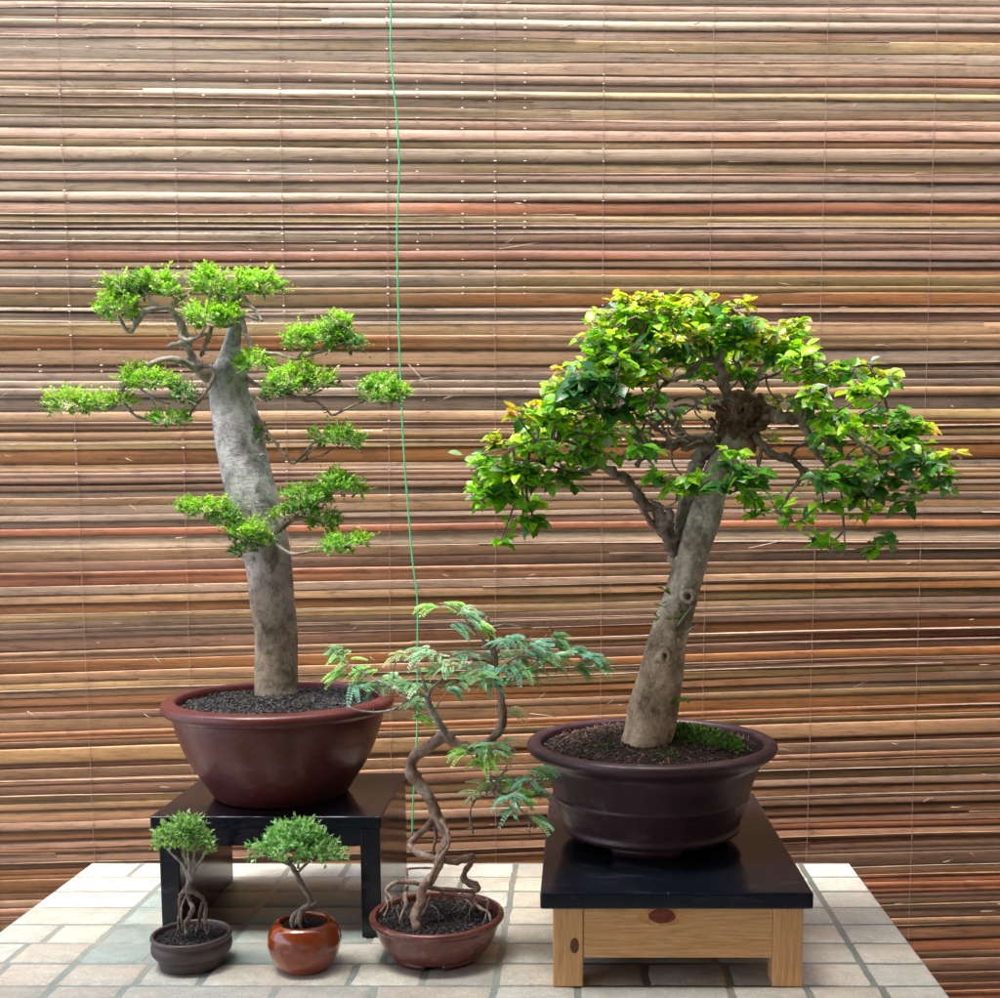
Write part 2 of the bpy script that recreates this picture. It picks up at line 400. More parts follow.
    for k,(xt,xb) in enumerate(cols+[(-52,-4),(-160,-104),(1046,1014),(1154,1120)]):
        x0=P(xt,0,YB).x; x1=P(xb,860,YB).x; mb=MB(); r=random.Random(k)
        pts=[]; z=zpx(-140)
        prev=None; idx=0
        zs=[edge_z(yb,x0) for yb,_ in SL]
        glints=[]
        for i,zz in enumerate(zs):
            t=(zpx(0)-zz)/(zpx(0)-zpx(860)); x=x0+(x1-x0)*t+.0008*noise.noise(Vector((zz*30,k,0)))
            mid=(zz+(zs[i-1] if i else zz+.01))/2
            pts.append((Vector((x,YB-.0062,mid)),.00042)); pts.append((Vector((x+r.uniform(-.0005,.0005),YB-.0048,zz)),.00042))
            if zz>.55 and x<.15 and r.random()<.4: glints.append(Vector((x,YB-.0052,zz)))
            if zz>.70 and x<-.05 and r.random()<.35:
                glints.append(Vector((x-.052,YB-.0052,zz))) ; glints.append(Vector((x+.048,YB-.0052,zz)))
        tube(mb,pts,5,1)
        nf=len(mb.f)
        for q in glints:
            s=r.uniform(.0006,.0011); tube(mb,[(q+Vector((-s*2.2,-.001,0)),s*.5),(q+Vector((0,-.001,0)),s),(q+Vector((s*2.2,-.001,0)),s*.5)],6,1)
        mb.build('binding_string',[M_STRING,M_GLINT],root,second=nf)
    return root
make_blind()

# green string
mb=MB()
gp=[(391,-60),(391,0),(390,45),(393,80),(397,120),(399,160),(399,190),(397,230),(398,300),(399,350),(402,400),(404,450),(408,500),(412,560),(417,600),(418,660),(417,710),(415,760),(413,800),(412,836)]
tube(mb,[(P(a+random.uniform(-.7,.7),b_,1.93),.0014) for a,b_ in gp],6,4)
root=empty('hanging_string',P(412,836,1.93)); mb.build('string',M_GREEN,root)
o=root.children[0] if root.children else None
# single mesh thing: drop the empty
me=o.data; loc=parent_loc(root); bpy.data.objects.remove(o); bpy.data.objects.remove(root)
o=bpy.data.objects.new('hanging_string',me); COL.objects.link(o); o.location=loc
tag(o,'thin bright green string hanging down in front of the bamboo blind','string')

# ---------------------------------------------------------------- table
TX0,TX1,TY0,TY1=-.740,.415,.92,1.757
troot=empty('tiled_table',((TX0+TX1)/2,(TY0+TY1)/2,-.72))
tag(troot,'low table with pale cream stone tile top and grey green joints','table')
mb=MB()
g0=(.31,.36,.325)
box(mb,TX0,TX1,TY0,TY1,-.028,-.0012,g0)
r=random.Random(21)
rowh=.0655; yy=TY1-.002; row=0
joints=[-.775,-.600,-.433,-.262,-.093,.080,.252,.34,.425]
def brick(x0,x1,y0,y1,c):
    b_=.0016; zt=0.0
    n=max(2,int((x1-x0)/.018)); m_=4
    # outline with wobbly edges, small rounded border
    vs=[];fs=[];cs=[]
    for i in range(n+1):
        for j in range(m_+1):
            x=x0+(x1-x0)*i/n; y_=y0+(y1-y0)*j/m_
            e=(i in(0,n)) or (j in(0,m_))
            if x0>TX0+.01 and x1<TX1-.01 or not (i in (0,n)):
                x+=.0028*noise.noise(Vector((x*60,y_*60,0)))*(1 if i in(0,n) else 0)
            y_+=.0026*noise.noise(Vector((x*45,y_*45,7)))*(1 if j in(0,m_) else 0)
            vs.append(Vector((x,y_,zt-(.0011 if e else 0)+(0 if e else .0003*noise.noise(Vector((x*50,y_*50,3)))))))
            cs.append(c)
    # inset ring next to the border so the edge is a thin bevel
    for i in range(n+1):
        for j in range(m_+1):
            k=i*(m_+1)+j; v=vs[k]
            if i==1: v.x=x0+b_*2
            if i==n-1 and n>2: v.x=x1-b_*2
            if j==1: v.y=y0+b_*2
            if j==m_-1: v.y=y1-b_*2
    for i in range(n):
        for j in range(m_):
            a=i*(m_+1)+j; fs.append((a,a+m_+1,a+m_+2,a+1))
    mb.addc(vs,fs,cs)
while yy>TY0+.01:
    y1=yy; y0=max(yy-rowh,TY0+.001)
    blk=row//2
    off=0 if (row%6)<5 else -.085
    if y1<1.37: off=-.079 if row%2 else 0
    js=[TX0]+sorted([j+ (off if j not in(-.093,) else 0) for j in joints if TX0+.03<j+off<TX1-.03])+[TX1]
    js2=[js[0]]
    for a,b_ in zip(js,js[1:]):
        if b_-a>.12 and r.random()<.62: js2.append(a+(b_-a)*r.choice([.5,.5,.45,.56]))
        js2.append(b_)
    gw=.0044; gh=.0038 if row%2 else .0024
    for i,(a,b_) in enumerate(zip(js2,js2[1:])):
        a2=a+(gw if i>0 else .0008); b2=b_-(gw if b_<TX1-.001 else .0008)
        s=r.uniform(.84,1.10); warm=r.random()
        c=(Vector((.66,.61,.51)).lerp(Vector((.62,.65,.58)),warm))*s
        mx_,my_=(a2+b2)/2,(y0+y1)/2
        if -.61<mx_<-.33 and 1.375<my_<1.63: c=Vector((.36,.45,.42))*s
        elif r.random()<.18: c=Vector((.50,.50,.44))*s
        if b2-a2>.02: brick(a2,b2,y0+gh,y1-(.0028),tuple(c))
    yy-=rowh; row+=1
mb.build('tiled_top',M_TILE,troot,smooth=True)
mf=m_simple('table_frame_paint',(.30,.28,.25),.5)
for sx in (TX0+.05,TX1-.10):
    for sy in (TY0+.05,TY1-.10):
        mb=MB(); box(mb,sx,sx+.05,sy,sy+.05,-.72,-.0285); mb.build('leg',mf,troot,False,.003)
mb=MB(); box(mb,TX0+.1005,TX1-.1005,TY1-.09,TY1-.06,-.10,-.0285); mb.build('rail',mf,troot,False,.002)
mb=MB(); box(mb,TX0+.1005,TX1-.1005,TY0+.06,TY0+.09,-.10,-.0285); mb.build('rail',mf,troot,False,.002)

# ---------------------------------------------------------------- setting: ground, and unseen walls and roof added to shape daylight
def slab(name,mt,x0,x1,y0,y1,z0,z1):
    mb=MB(); box(mb,x0,x1,y0,y1,z0,z1); return mb.build(name,mt,None,False)
M_CONC=m_simple('concrete',(.30,.28,.26),.85,6,.2,.3,.003)
M_PLAS=m_simple('plaster',(.50,.46,.40),.85,5,.12,.2,.003)
M_DARKP=m_simple('tan_plaster',(.30,.25,.20),.85,5,.15,.2,.003)
tag(slab('ground',M_CONC,-30,30,-30,30,-.78,-.72),kind='structure')
w=slab('added_backing_wall',M_PLAS,-3.0,3.0,2.03,2.15,-.72,1.62); tag(w,'added plaster wall behind the bamboo blind, keeps its gaps dark','wall')  # added behind the slats so the gaps read dark
ROOF_Y=1.06; ROOF_Z=1.62
w=slab('added_shade_roof',M_DARKP,-3.0,3.0,-3.2,ROOF_Y,ROOF_Z,ROOF_Z+.12); tag(w,'added unseen roof slab on the viewer side, blocks sky light','roof')  # unseen, added to cut sky light low on the blind
w=slab('added_shade_rear_wall',M_DARKP,-3.0,3.0,-3.35,-3.203,-.72,2.6); tag(w,'added unseen wall behind the viewer, shapes the daylight','wall')  # unseen, added behind the camera to limit daylight from there
w=slab('added_shade_side_wall',M_DARKP,1.33,1.48,-3.2,2.027,-.72,ROOF_Z-.003); tag(w,'added unseen plaster wall on the right, darkens that side','wall')  # unseen, added to dim the right side

# ---------------------------------------------------------------- stands
# black stand (left)
bz=.1585; bx0,bx1,by0,by1=-.532,-.2438,1.438,1.675
broot=empty('black_display_stand',((bx0+bx1)/2,(by0+by1)/2,0))
tag(broot,'small black lacquered bench stand under the maroon round pot','stand')
mb=MB(); box(mb,bx0,bx1,by0,by1,bz-.016,bz); mb.build('stand_top',M_LAC,broot,False,.002)
mb=MB(); box(mb,bx0+.008,bx0+.033,by0+.006,by1-.006,.0005,bz-.0165); mb.build('side_panel',M_LAC,broot,False,.0015)
mb=MB(); box(mb,bx1-.028,bx1-.003,by0+.006,by1-.006,.0005,bz-.0165); mb.build('side_panel',M_LAC,broot,False,.0015)
mb=MB(); box(mb,bx0+.0335,bx1-.0285,by0+.008,by0+.026,bz-.040,bz-.0165); mb.build('apron',M_LAC,broot,False,.0015)
mb=MB(); box(mb,bx0+.0335,bx1-.0285,by1-.026,by1-.008,bz-.040,bz-.0165); mb.build('apron',M_LAC,broot,False,.0015)
# pine stand (right)
wz=.114; wx0,wx1,wy0,wy1=-.0413,.2647,1.281,1.735
wroot=empty('wooden_display_stand',((wx0+wx1)/2,(wy0+wy1)/2,0))
tag(wroot,'honey coloured pine stand with glossy black top under the dark wide pot','stand')
mb=MB(); box(mb,wx0,wx1,wy0,wy1,wz-.0195,wz); mb.build('stand_top',M_LAC,wroot,False,.003)
fx0=P(553,950,1.29).x; fx1=P(803,950,1.29).x; fy=1.291; zt=wz-.020
def tube1(p,rr,seg):
    return p,rr,seg
lw=.034
for (x,yv) in ((fx0,fy),(fx1-lw,fy),(fx0,wy1-.05),(fx1-lw,wy1-.05)):
    mb=MB(); box(mb,x,x+lw,yv,yv+.035,.0005,zt,(1,0,0))
    lg=mb.build('leg',M_PINE,wroot,False,.0012)
az=P(690,958,1.292).z
mb=MB(); box(mb,fx0+lw+.0003,fx1-lw-.0003,fy+.0015,fy+.020,az,zt,(0,0,0)); fa=mb.build('apron',M_PINE,wroot,False,.0008)
mb=MB(); box(mb,fx0+lw+.0003,fx1-lw-.0003,wy1-.035,wy1-.0165,az,zt,(0,0,0)); mb.build('apron',M_PINE,wroot,False,.0008)
for x in (fx0+.0015,fx1-.020):
    mb=MB(); box(mb,x,x+.0185,fy+.0353,wy1-.0503,az,zt,(0,0,0)); mb.build('apron',M_PINE,wroot,False,.0008)
# knots in the pine
def knot(px,py,rx,ry,col,parent,Y):
    mb=MB(); c=P(px,py,Y); n=28; vs=[c+Vector((0,-.0006,0))]; cs=[col]
    for ring,(s,k) in enumerate(((.55,1.0),(1.0,.6))):
        for i in range(n):
            a=2*PI*i/n; w=1+.08*noise.noise(Vector((math.cos(a)*2,math.sin(a)*2,px)))
            q=c+Vector((rx*s*w*math.cos(a),-.0005 if ring==0 else -.00025,ry*s*w*math.sin(a)))
            q.z=min(q.z,zt-.0003)
            vs.append(q)
    fs=[(0,1+(i+1)%n,1+i) for i in range(n)]+[(1+i,1+(i+1)%n,1+n+(i+1)%n,1+n+i) for i in range(n)]
    mb.add(vs,fs); return mb
M_KNOT=m_simple('red_knot_wood',(.19,.035,.015),.45,120,.45)
M_KNOT2=m_simple('brown_knot_wood',(.13,.05,.018),.45,160,.5)
M_KNOT3=m_simple('knot_halo_wood',(.66,.32,.11),.45,90,.25)
sc=S(1.29)
knot(661,917,25*sc,10*sc,None,fa,fy+.0015).build('knot_halo',M_KNOT3,fa)
k2=knot(662,916,14*sc,8*sc,None,fa,fy+.0009); k2.build('knot',M_KNOT,fa)
fl=[c for c in wroot.children if c.name.startswith('leg')][0]
knot(574.5,945.5,4.6*sc,8.5*sc,None,fl,fy).build('knot',M_KNOT2,fl)

# ---------------------------------------------------------------- pots and soil
def ring_feet(mb,cx,cy,z0,z1,r0,r1,angs,half):
    for a0 in angs:
        n=10; vs=[];fs=[]
        for i in range(n+1):
            for (rr,zz,k) in ((r0,z0,.92),(r1-.004,z0,.92),(r1,z1,1.0),(r0,z1,1.0)):
                a=a0+half*k*(2*i/n-1); vs.append(Vector((cx+rr*math.cos(a),cy+rr*math.sin(a),zz)))
        for i in range(n):
            for j in range(4):
                a=i*4+j; b_=i*4+(j+1)%4; fs.append((a,a+4,b_+4,b_))
        fs.append((0,1,2,3)); fs.append((n*4+3,n*4+2,n*4+1,n*4)); mb.add(vs,fs)
OCT=[Vector(v) for v in ((1,0,0),(-1,0,0),(0,1,0),(0,-1,0),(0,0,1),(0,0,-1))]
OF=[(0,2,4),(2,1,4),(1,3,4),(3,0,4),(2,0,5),(1,2,5),(3,1,5),(0,3,5)]
def soil(cx,cy,R,z,mound,count,size,parent,cols,seed,litter=0,bump_c=None):
    r=random.Random(seed); mb=MB()
    def hz(x,y_):
        d=math.hypot(x-cx,y_-cy)/R; h=z+mound*(1-d*d)+.004*noise.noise(Vector((x*25,y_*25,seed)))*(R/.14)
        return h
    n=40; vs=[Vector((cx,cy,hz(cx,cy)))]; fs=[]
    for i in range(1,13):
        for k in range(n):
            a=2*PI*k/n; x=cx+R*i/12*math.cos(a); y_=cy+R*i/12*math.sin(a); vs.append(Vector((x,y_,hz(x,y_)-(0 if i<12 else .003))))
    for k in range(n): fs.append((0,1+k,1+(k+1)%n))
    for i in range(11):
        for k in range(n):
            a=1+i*n+k; b_=1+i*n+(k+1)%n; fs.append((a,a+n,b_+n,b_))
    mb.add(vs,fs,tuple(Vector(cols[0])*.6))
    for _ in range(count):
        a=r.uniform(0,2*PI); d=R*math.sqrt(r.random())*.985; x=cx+d*math.cos(a); y_=cy+d*math.sin(a)
        s=size*r.uniform(.55,1.35); m=Matrix.Rotation(r.uniform(0,6),3,'Z')@Matrix.Rotation(r.uniform(0,6),3,'X')
        sc=Vector((r.uniform(.6,1.4),r.uniform(.6,1.2),r.uniform(.5,1)))*s
        c=Vector(r.choice(cols))*r.uniform(.6,1.5)
        o=Vector((x,y_,hz(x,y_)+s*.35))
        mb.add([o+m@Vector((v.x*sc.x,v.y*sc.y,v.z*sc.z)) for v in OCT],OF,tuple(c))
    for _ in range(litter):     # dry stems and needles
        a=r.uniform(0,2*PI); d=R*math.sqrt(r.random())*.93; x=cx+d*math.cos(a); y_=cy+d*math.sin(a)
        l=r.uniform(.003,.010); w=.0004; an=r.uniform(0,PI); dx=Vector((math.cos(an),math.sin(an),r.uniform(-.1,.5)))*l
        p=Vector((x,y_,hz(x,y_)+.0022)); s=Vector((-math.sin(an),math.cos(an),0))*w
        c=Vector(r.choice([(.25,.13,.07),(.35,.22,.14),(.14,.07,.04)]))*r.uniform(.6,1.2)
        mb.add([p-s,p+s,p+dx+s,p+dx-s,p+dx*.5+Vector((0,0,w*2))],[(0,1,2,3),(0,1,4),(3,2,4)],tuple(c))
    o=mb.build('soil',M_SOIL,parent,False)
    return o,hz
BLK=[(.026,.024,.026),(.018,.017,.019),(.05,.047,.05),(.035,.030,.028)]
BRN=[(.05,.030,.022),(.03,.022,.018),(.09,.055,.04),(.022,.02,.02)]

def bonsai_root(loc,label,group=None):
    o=empty('potted_bonsai',loc); tag(o,label,'bonsai',group); return o

# ---------------------------------------------------------------- leaf templates
def leaf(mb,p,d,up,Ln,W,col,fold=.25,droop=.25,detail=True):
    d=d.normalized(); s=d.cross(up)
    if s.length<1e-4: s=Vector((1,0,0))
    s.normalize(); u=s.cross(d).normalized()
    st=((0,0),(.18,.62),(.42,1.0),(.70,.78),(.90,.30),(1,0)) if detail else ((0,0),(.35,1),(.72,.75),(1,0))
    vs=[];fs=[];idx=[]
    for t,w in st:
        c=p+d*(Ln*t)-u*(droop*Ln*t*t)
        if w==0: vs.append(c); idx.append((len(vs)-1,)*3)
        else:
            ww=W*.5*w
            vs.append(c-s*ww+u*ww*fold); vs.append(c); vs.append(c+s*ww+u*ww*fold); n=len(vs); idx.append((n-3,n-2,n-1))
    for a,b_ in zip(idx,idx[1:]):
        for k in (0,1):
            q=[a[k],a[k+1],b_[k+1],b_[k]]; o=[]
            for i in q:
                if i not in o: o.append(i)
            if len(o)>=3: fs.append(tuple(o))
    mb.add(vs,fs,col)
def rnd_dir(r,zmin=-1,zmax=1):
    z=r.uniform(zmin,zmax); a=r.uniform(0,2*PI); q=math.sqrt(max(0,1-z*z)); return Vector((q*math.cos(a),q*math.sin(a),z))

# tufted pad of tiny leaves (upright shoots carrying pairs of small leaves)
def tiny_pad(mb,tw,c,rx,ry,rz,n,r,Ls=.0068,pal=((.19,.40,.03),(.10,.27,.03),(.045,.15,.03))):
    for _ in range(n):
        q=rnd_dir(r,-.75,1); rr=r.uniform(.35,1.0)**.6*(1+.45*noise.noise(q*1.8+c*60))
        p=c+Vector((q.x*rx*rr,q.y*ry*rr,q.z*rz*rr))
        out=Vector((q.x,q.y,q.z*.8+.55))+rnd_dir(r)*.5; out.normalize()
        sl=Ls*r.uniform(1.0,2.4)*(1.7 if r.random()<.22 else 1); k=r.randint(4,8)
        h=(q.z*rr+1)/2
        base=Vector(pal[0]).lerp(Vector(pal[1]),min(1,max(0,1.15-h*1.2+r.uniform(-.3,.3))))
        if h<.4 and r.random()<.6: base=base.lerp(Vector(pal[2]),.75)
        if r.random()<.04: base=Vector((.26,.36,.06))
        side=out.cross(Vector((0,0,1)));
        if side.length<.1: side=Vector((1,0,0))
        side.normalize(); side=Matrix.Rotation(r.uniform(0,PI),3,out)@side
        for i in range(k):
            t=(i+1)/k; pos=p+out*sl*t-Vector((0,0,.15*sl*t*t)); sg=1 if i%2 else -1
            dd=(out*.7+side*sg*.9+rnd_dir(r)*.25) if i<k-1 else out
            L0=Ls*r.uniform(.75,1.15)*(1-.25*t)
            leaf(mb,pos,dd,(out+Vector((0,0,1))*.8+rnd_dir(r)*.3),L0,L0*.72,tuple(base*r.uniform(.95,1.55)),.3,.2,False)
        if tw is not None and r.random()<.5:
            tube(tw,[(c+(p-c)*.2+Vector((0,0,-rz*.3)),.0009),(p+Vector((0,0,-.002)),.0006),(p+out*sl*.8,.0003)],4,2,cap=False)

# ================================================================ 1. LEFT LARGE BONSAI
PY=1.558; pxc=P(279.5,700,PY).x
b1=bonsai_root((pxc,PY,bz),'tall bonsai with thick pale grey trunk and bright green tufts in a maroon round pot')
z=bz+.0006
prof=[(.060,z),(.086,z),(.092,z+.004),(.101,z+.018),(.117,z+.042),(.129,z+.066),(.137,z+.088),(.1415,z+.104),(.1425,z+.112),(.1435,z+.1125),
 (.150,z+.1135),(.1545,z+.117),(.1562,z+.122),(.1545,z+.1275),(.149,z+.1305),(.140,z+.1315),(.1365,z+.129),(.135,z+.122),(.134,z+.108)]
prof=[(rr*.966,zz) for rr,zz in prof]
mp=m_pot('maroon_glaze',(.125,.022,.020),(.090,.015,.015),.36,.45,(.30,.15,.12),.76,.15,230)
M1=MB(); revolve(M1,pxc,PY,smooth_prof(prof,3),112,.004); M1.build('pot',mp,b1)
so,hz1=soil(pxc,PY,.1306,z+.119,.010,5200,.0024,b1,BLK,3,25)
TY=1.60
def pxt(lst,Y,rs_=1.0):
    out=[]
    for a in lst:
        yv=a[3] if len(a)>3 else Y
        p=P(a[0],a[1],yv); out.append((p,a[2]*S(yv,p.z)*rs_))
    return out
mb=MB()
tl=[(277,708,24),(277,696,22.5),(276,684,21.7),(276,650,21.4),(275,625,21.6),(272,600,22),(270,575,22.3),(267,552,22.6),(262,530,23),(256,505,24),(248,480,24.8),(243,455,24.8),(238,430,23.5),(232,408,21.2),(228,390,19),(227,378,18.5),(229,366,14),(231,350,9.5),(234,335,7.5),(235,322,5.5),(236,308,3.5),(238,298,2.4)]
tube(mb,pxt(tl,TY),40,5,.05,22,.07,7)
# flared root collar, branch scars and warts
r=random.Random(8)
for (px,py,rr) in ((240,376,8),(238,364,7),(236,350,6.5),(222,376,8),(228,366,8),(232,340,5.5),(243,384,6.5),(252,474,3.0),(229,480,2.6),(262,455,2.4),(240,505,2.6),(270,540,3),(258,600,2.2),(285,640,2.2),(262,665,1.8),(245,430,2.6)):
    p=P(px,py,TY-.018 if rr<4 else TY-.006); q=rr*S(TY)
    tube(mb,[(p+Vector((0,.006,0)),q*.9),(p+Vector((0,-.001,0)),q*.75),(p+Vector((0,-.004,0)),q*.3)],10,3,.3,90)
tr=mb.build('trunk',M_BARK_L,b1)
# branches
def branch(paths,matr,parent,seg=8,rough=.25,freq=120,lump=.2,Y=1.6,name='branch'):
    mb=MB()
    rt=random.Random(len(paths)*7+int(paths[0][0][0]))
    for pth in paths:
        pp=pxt(pth,Y,.88); tube(mb,pp,seg,5,rough*1.7,freq,lump*1.9,110)
        for (p0,r0),(p1,r1) in zip(pp,pp[1:]):
            for _ in range(rt.choice([0,1,1,2])):
                p=p0.lerp(p1,rt.random()); d=rnd_dir(rt,-.3,1); l=rt.uniform(.004,.013); q=rnd_dir(rt)*l*.35
                tube(mb,[(p,min(r0,.0011)),(p+d*l*.5+q,.0006),(p+d*l,.0003)],4,3,.3,300)
    return mb.build(name,matr,parent)
# each entry (px,py,radius px,Y)
branch([[(224,378,7,1.6),(212,377,8,1.59),(203,370,8,1.585),(194,362,6.5,1.58),(190,352,5,1.575),(184,346,4,1.57),(176,344,3.2,1.565),(168,347,2.2,1.56)],
        [(190,352,4,1.58),(187,338,4,1.575),(182,326,4,1.57),(176,316,3.6,1.565),(170,309,3.4,1.56),(160,308,3.2,1.555),(147,310,3,1.55),(139,318,3,1.55),(134,327,3,1.55),(130,331,2.6,1.55),(124,326,2,1.55),(119,316,1.4,1.55)],
        [(160,308,2,1.555),(152,302,1.7,1.55),(145,292,1.4,1.55),(139,286,1,1.55)],
        [(170,309,2.4,1.56),(176,302,2.2,1.565),(186,295,1.8,1.57),(195,289,1.6,1.57),(206,287,1.2,1.57)],
        [(182,326,2.6,1.57),(180,336,2,1.56),(190,340,2,1.555),(200,335,1.6,1.55),(206,325,1.2,1.55)],
        [(172,346,2.4,1.565),(182,342,2.2,1.56),(194,338,2,1.56),(206,334,2,1.56)]],M_BRANCH_P,b1,10)
branch([[(200,368,6,1.58),(192,367,5,1.57),(184,363,4.4,1.56),(174,359,4,1.555),(162,360,3.8,1.55),(151,364,3.6,1.545),(141,370,3.6,1.54),(133,377,3.6,1.54),(126,383,3.4,1.54),(121,390,3.2,1.54),(119,397,2.6,1.54),(112,407,2.6,1.54),(103,410,2,1.54),(92,407,1.5,1.54),(76,403,1,1.54)],
        [(120,398,2,1.54),(128,408,2,1.54),(136,416,2,1.54),(148,420,1.7,1.545),(160,423,1.2,1.55)],
        [(133,377,1.8,1.54),(140,388,1.4,1.54),(150,396,1.2,1.54),(156,400,1,1.54),(170,404,.8,1.55)],
        [(150,396,1,1.54),(154,404,1,1.54),(160,412,.8,1.545)]],M_BRANCH_P,b1,10)
branch([[(203,372,4,1.575),(212,371,3.4,1.565),(214,378,2.8,1.56),(208,388,2.5,1.555),(202,397,2.2,1.55),(196,404,2,1.55),(191,412,1.6,1.55),(189,421,1,1.55)],
        [(201,356,2.6,1.585),(205,346,2.6,1.575),(209,336,2.4,1.565),(212,326,1.8,1.56)],
        [(203,394,1.5,1.55),(194,393,1.2,1.545),(186,392,1,1.54)]],M_BRANCH,b1,8)
branch([[(237,330,5,1.6),(241,322,4,1.595),(246,334,2.8,1.59),(250,344,2.4,1.585),(254,352,2.4,1.58),(266,353,2.2,1.575),(278,354,2.2,1.57),(286,357,2,1.57),(298,359,1.9,1.57),(308,356,1.8,1.57),(318,352,1.6,1.57),(332,348,1.5,1.57),(344,345,1.2,1.57),(354,346,1,1.57)],
        [(298,358,1.3,1.57),(304,348,1,1.57),(302,340,.8,1.57)],[(318,352,1.2,1.57),(326,344,1,1.57),(334,334,.8,1.57)],
        [(254,352,2,1.58),(262,362,1.6,1.57),(274,372,1.4,1.565),(286,384,1.2,1.56)]],M_BRANCH_P,b1,8)
branch([[(235,312,4.4,1.6),(237,302,3.8,1.595),(241,294,3,1.59),(245,300,2.6,1.585),(251,306,2.4,1.58),(256,312,2,1.575),(262,321,1.4,1.57)],
        [(241,294,2.4,1.59),(240,288,2,1.59),(250,290,1.6,1.59),(260,293,1.2,1.59)],
        [(241,316,2.2,1.595),(246,316,2.2,1.585),(253,318,2,1.58),(258,320,1.6,1.575)],
        [(236,306,2.2,1.6),(228,300,1.8,1.6),(218,296,1.4,1.6)],[(236,322,2,1.6),(228,326,2,1.585),(220,326,1.6,1.57)]],M_BRANCH_P,b1,8)
branch([[(243,376,3,1.6),(262,388,2.2,1.58),(288,394,1.8,1.56),(306,401,1.7,1.56),(315,401,1.6,1.56),(321,405,1.6,1.56),(327,410,1.5,1.56),(332,415,1.8,1.56),(340,412,1.4,1.56),(350,407,1.2,1.56),(362,402,1.1,1.56),(374,397,.9,1.56),(384,390,.7,1.56)],
        [(300,399,1.2,1.56),(312,394,1,1.56),(322,390,.7,1.56)]],M_BRANCH,b1,7)
branch([[(252,410,2,1.6),(258,418,1.8,1.59),(264,427,1.7,1.58),(271,437,1.7,1.575),(278,446,1.6,1.57),(285,455,1.7,1.57),(292,463,2.0,1.57),(300,458,1.7,1.57),(306,452,1.6,1.57),(310,446,1.2,1.57),(318,440,.9,1.57)],
        [(292,463,1.6,1.57),(304,460,1.3,1.57),(316,457,1.2,1.57),(326,453,1,1.57),(338,446,.7,1.57)],[(306,456,1,1.57),(314,449,1,1.57),(322,444,.7,1.57)]],M_BRANCH,b1,7)
branch([[(262,540,4,1.59),(270,535,3.6,1.57),(272,538,2.6,1.56),(277,545,2.2,1.55),(284,550,2,1.55),(292,554,2.2,1.55),(302,553,1.5,1.55),(313,551,1.3,1.55),(326,550,1,1.55),(338,547,.8,1.55)]],M_BRANCH_P,b1,8)
branch([[(270,537,2.6,1.575),(280,530,2.2,1.57),(288,524,2,1.57),(295,518,1.9,1.57),(299,512,1.7,1.57),(306,505,1.5,1.57),(318,497,1.2,1.57),(332,490,.9,1.57),(344,485,.7,1.57)],
        [(297,516,1.2,1.57),(308,518,1,1.57),(318,522,1,1.57),(328,526,.7,1.57)]],M_BRANCH,b1,7)
branch([[(266,536,3,1.58),(256,533,3,1.555),(247,535,2.4,1.545),(236,530,1.9,1.54),(226,521,1.6,1.54),(216,512,1.2,1.54),(200,508,.8,1.54)],
        [(250,534,1.6,1.545),(244,544,1.3,1.54),(240,552,.8,1.54)]],M_BRANCH_P,b1,8)
pads=[(118,308,20,15,0,1.55),(120,287,13,9,1,1.55),(133,290,13,13,2,1.56),(155,282,11,9,0,1.56),(168,290,10,11,0,1.56),(212,286,21,14,0,1.57),(205,274,7,6,0,1.57),(206,318,21,13,0,1.55),(228,318,9,12,0,1.56),
 (261,285,22,13,0,1.59),(240,278,6,5,0,1.59),(228,300,12,9,2,1.6),(72,404,27,13,1,1.54),(98,403,14,8,0,1.54),(122,401,12,8,1,1.545),(150,382,28,10,0,1.54),(135,374,9,7,1,1.54),(184,394,9,10,2,1.54),(170,420,24,8,3,1.545),
 (299,340,14,14,0,1.57),(322,338,20,12,0,1.57),(341,322,9,9,0,1.57),(353,344,8,9,2,1.57),(336,338,14,12,2,1.58),(255,364,19,10,0,1.575),(288,383,22,16,0,1.555),(276,392,12,9,2,1.555),(303,372,10,10,0,1.56),(324,382,14,9,1,1.56),
 (381,387,18,12,3,1.56),(380,398,16,6,3,1.55),(399,393,8,4,0,1.56),(337,438,28,11,3,1.57),(208,509,26,10,0,1.54),(187,507,9,4,0,1.54),(225,520,14,9,2,1.54),(246,533,19,13,0,1.54),(243,550,11,7,2,1.54),(266,542,7,5,2,1.55),
 (309,497,24,11,3,1.57),(338,487,22,12,3,1.57),(337,479,9,7,0,1.57),(303,510,16,7,2,1.57),(323,521,14,11,3,1.575),(338,546,18,12,3,1.55),(358,491,6,4,1,1.57),(362,541,4,3,0,1.55),(283,514,8,5,1,1.57),(260,436,5,8,2,1.59)]
PALS={0:((.27,.52,.02),(.17,.40,.025),(.07,.21,.03)),1:((.26,.44,.04),(.15,.33,.03),(.06,.18,.03)),2:((.13,.29,.06),(.07,.20,.05),(.04,.13,.04)),3:((.20,.46,.03),(.12,.34,.03),(.05,.18,.03))}
r=random.Random(12)
for (px,py,rx,ry,kd,Yp) in pads:
    mb=MB(); s=S(Yp); c=P(px,py,Yp)
    n=int(18+rx*ry*.42)
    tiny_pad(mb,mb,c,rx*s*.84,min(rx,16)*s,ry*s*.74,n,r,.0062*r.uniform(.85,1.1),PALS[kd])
    mb.build('foliage_pad',M_LEAF_S,b1)

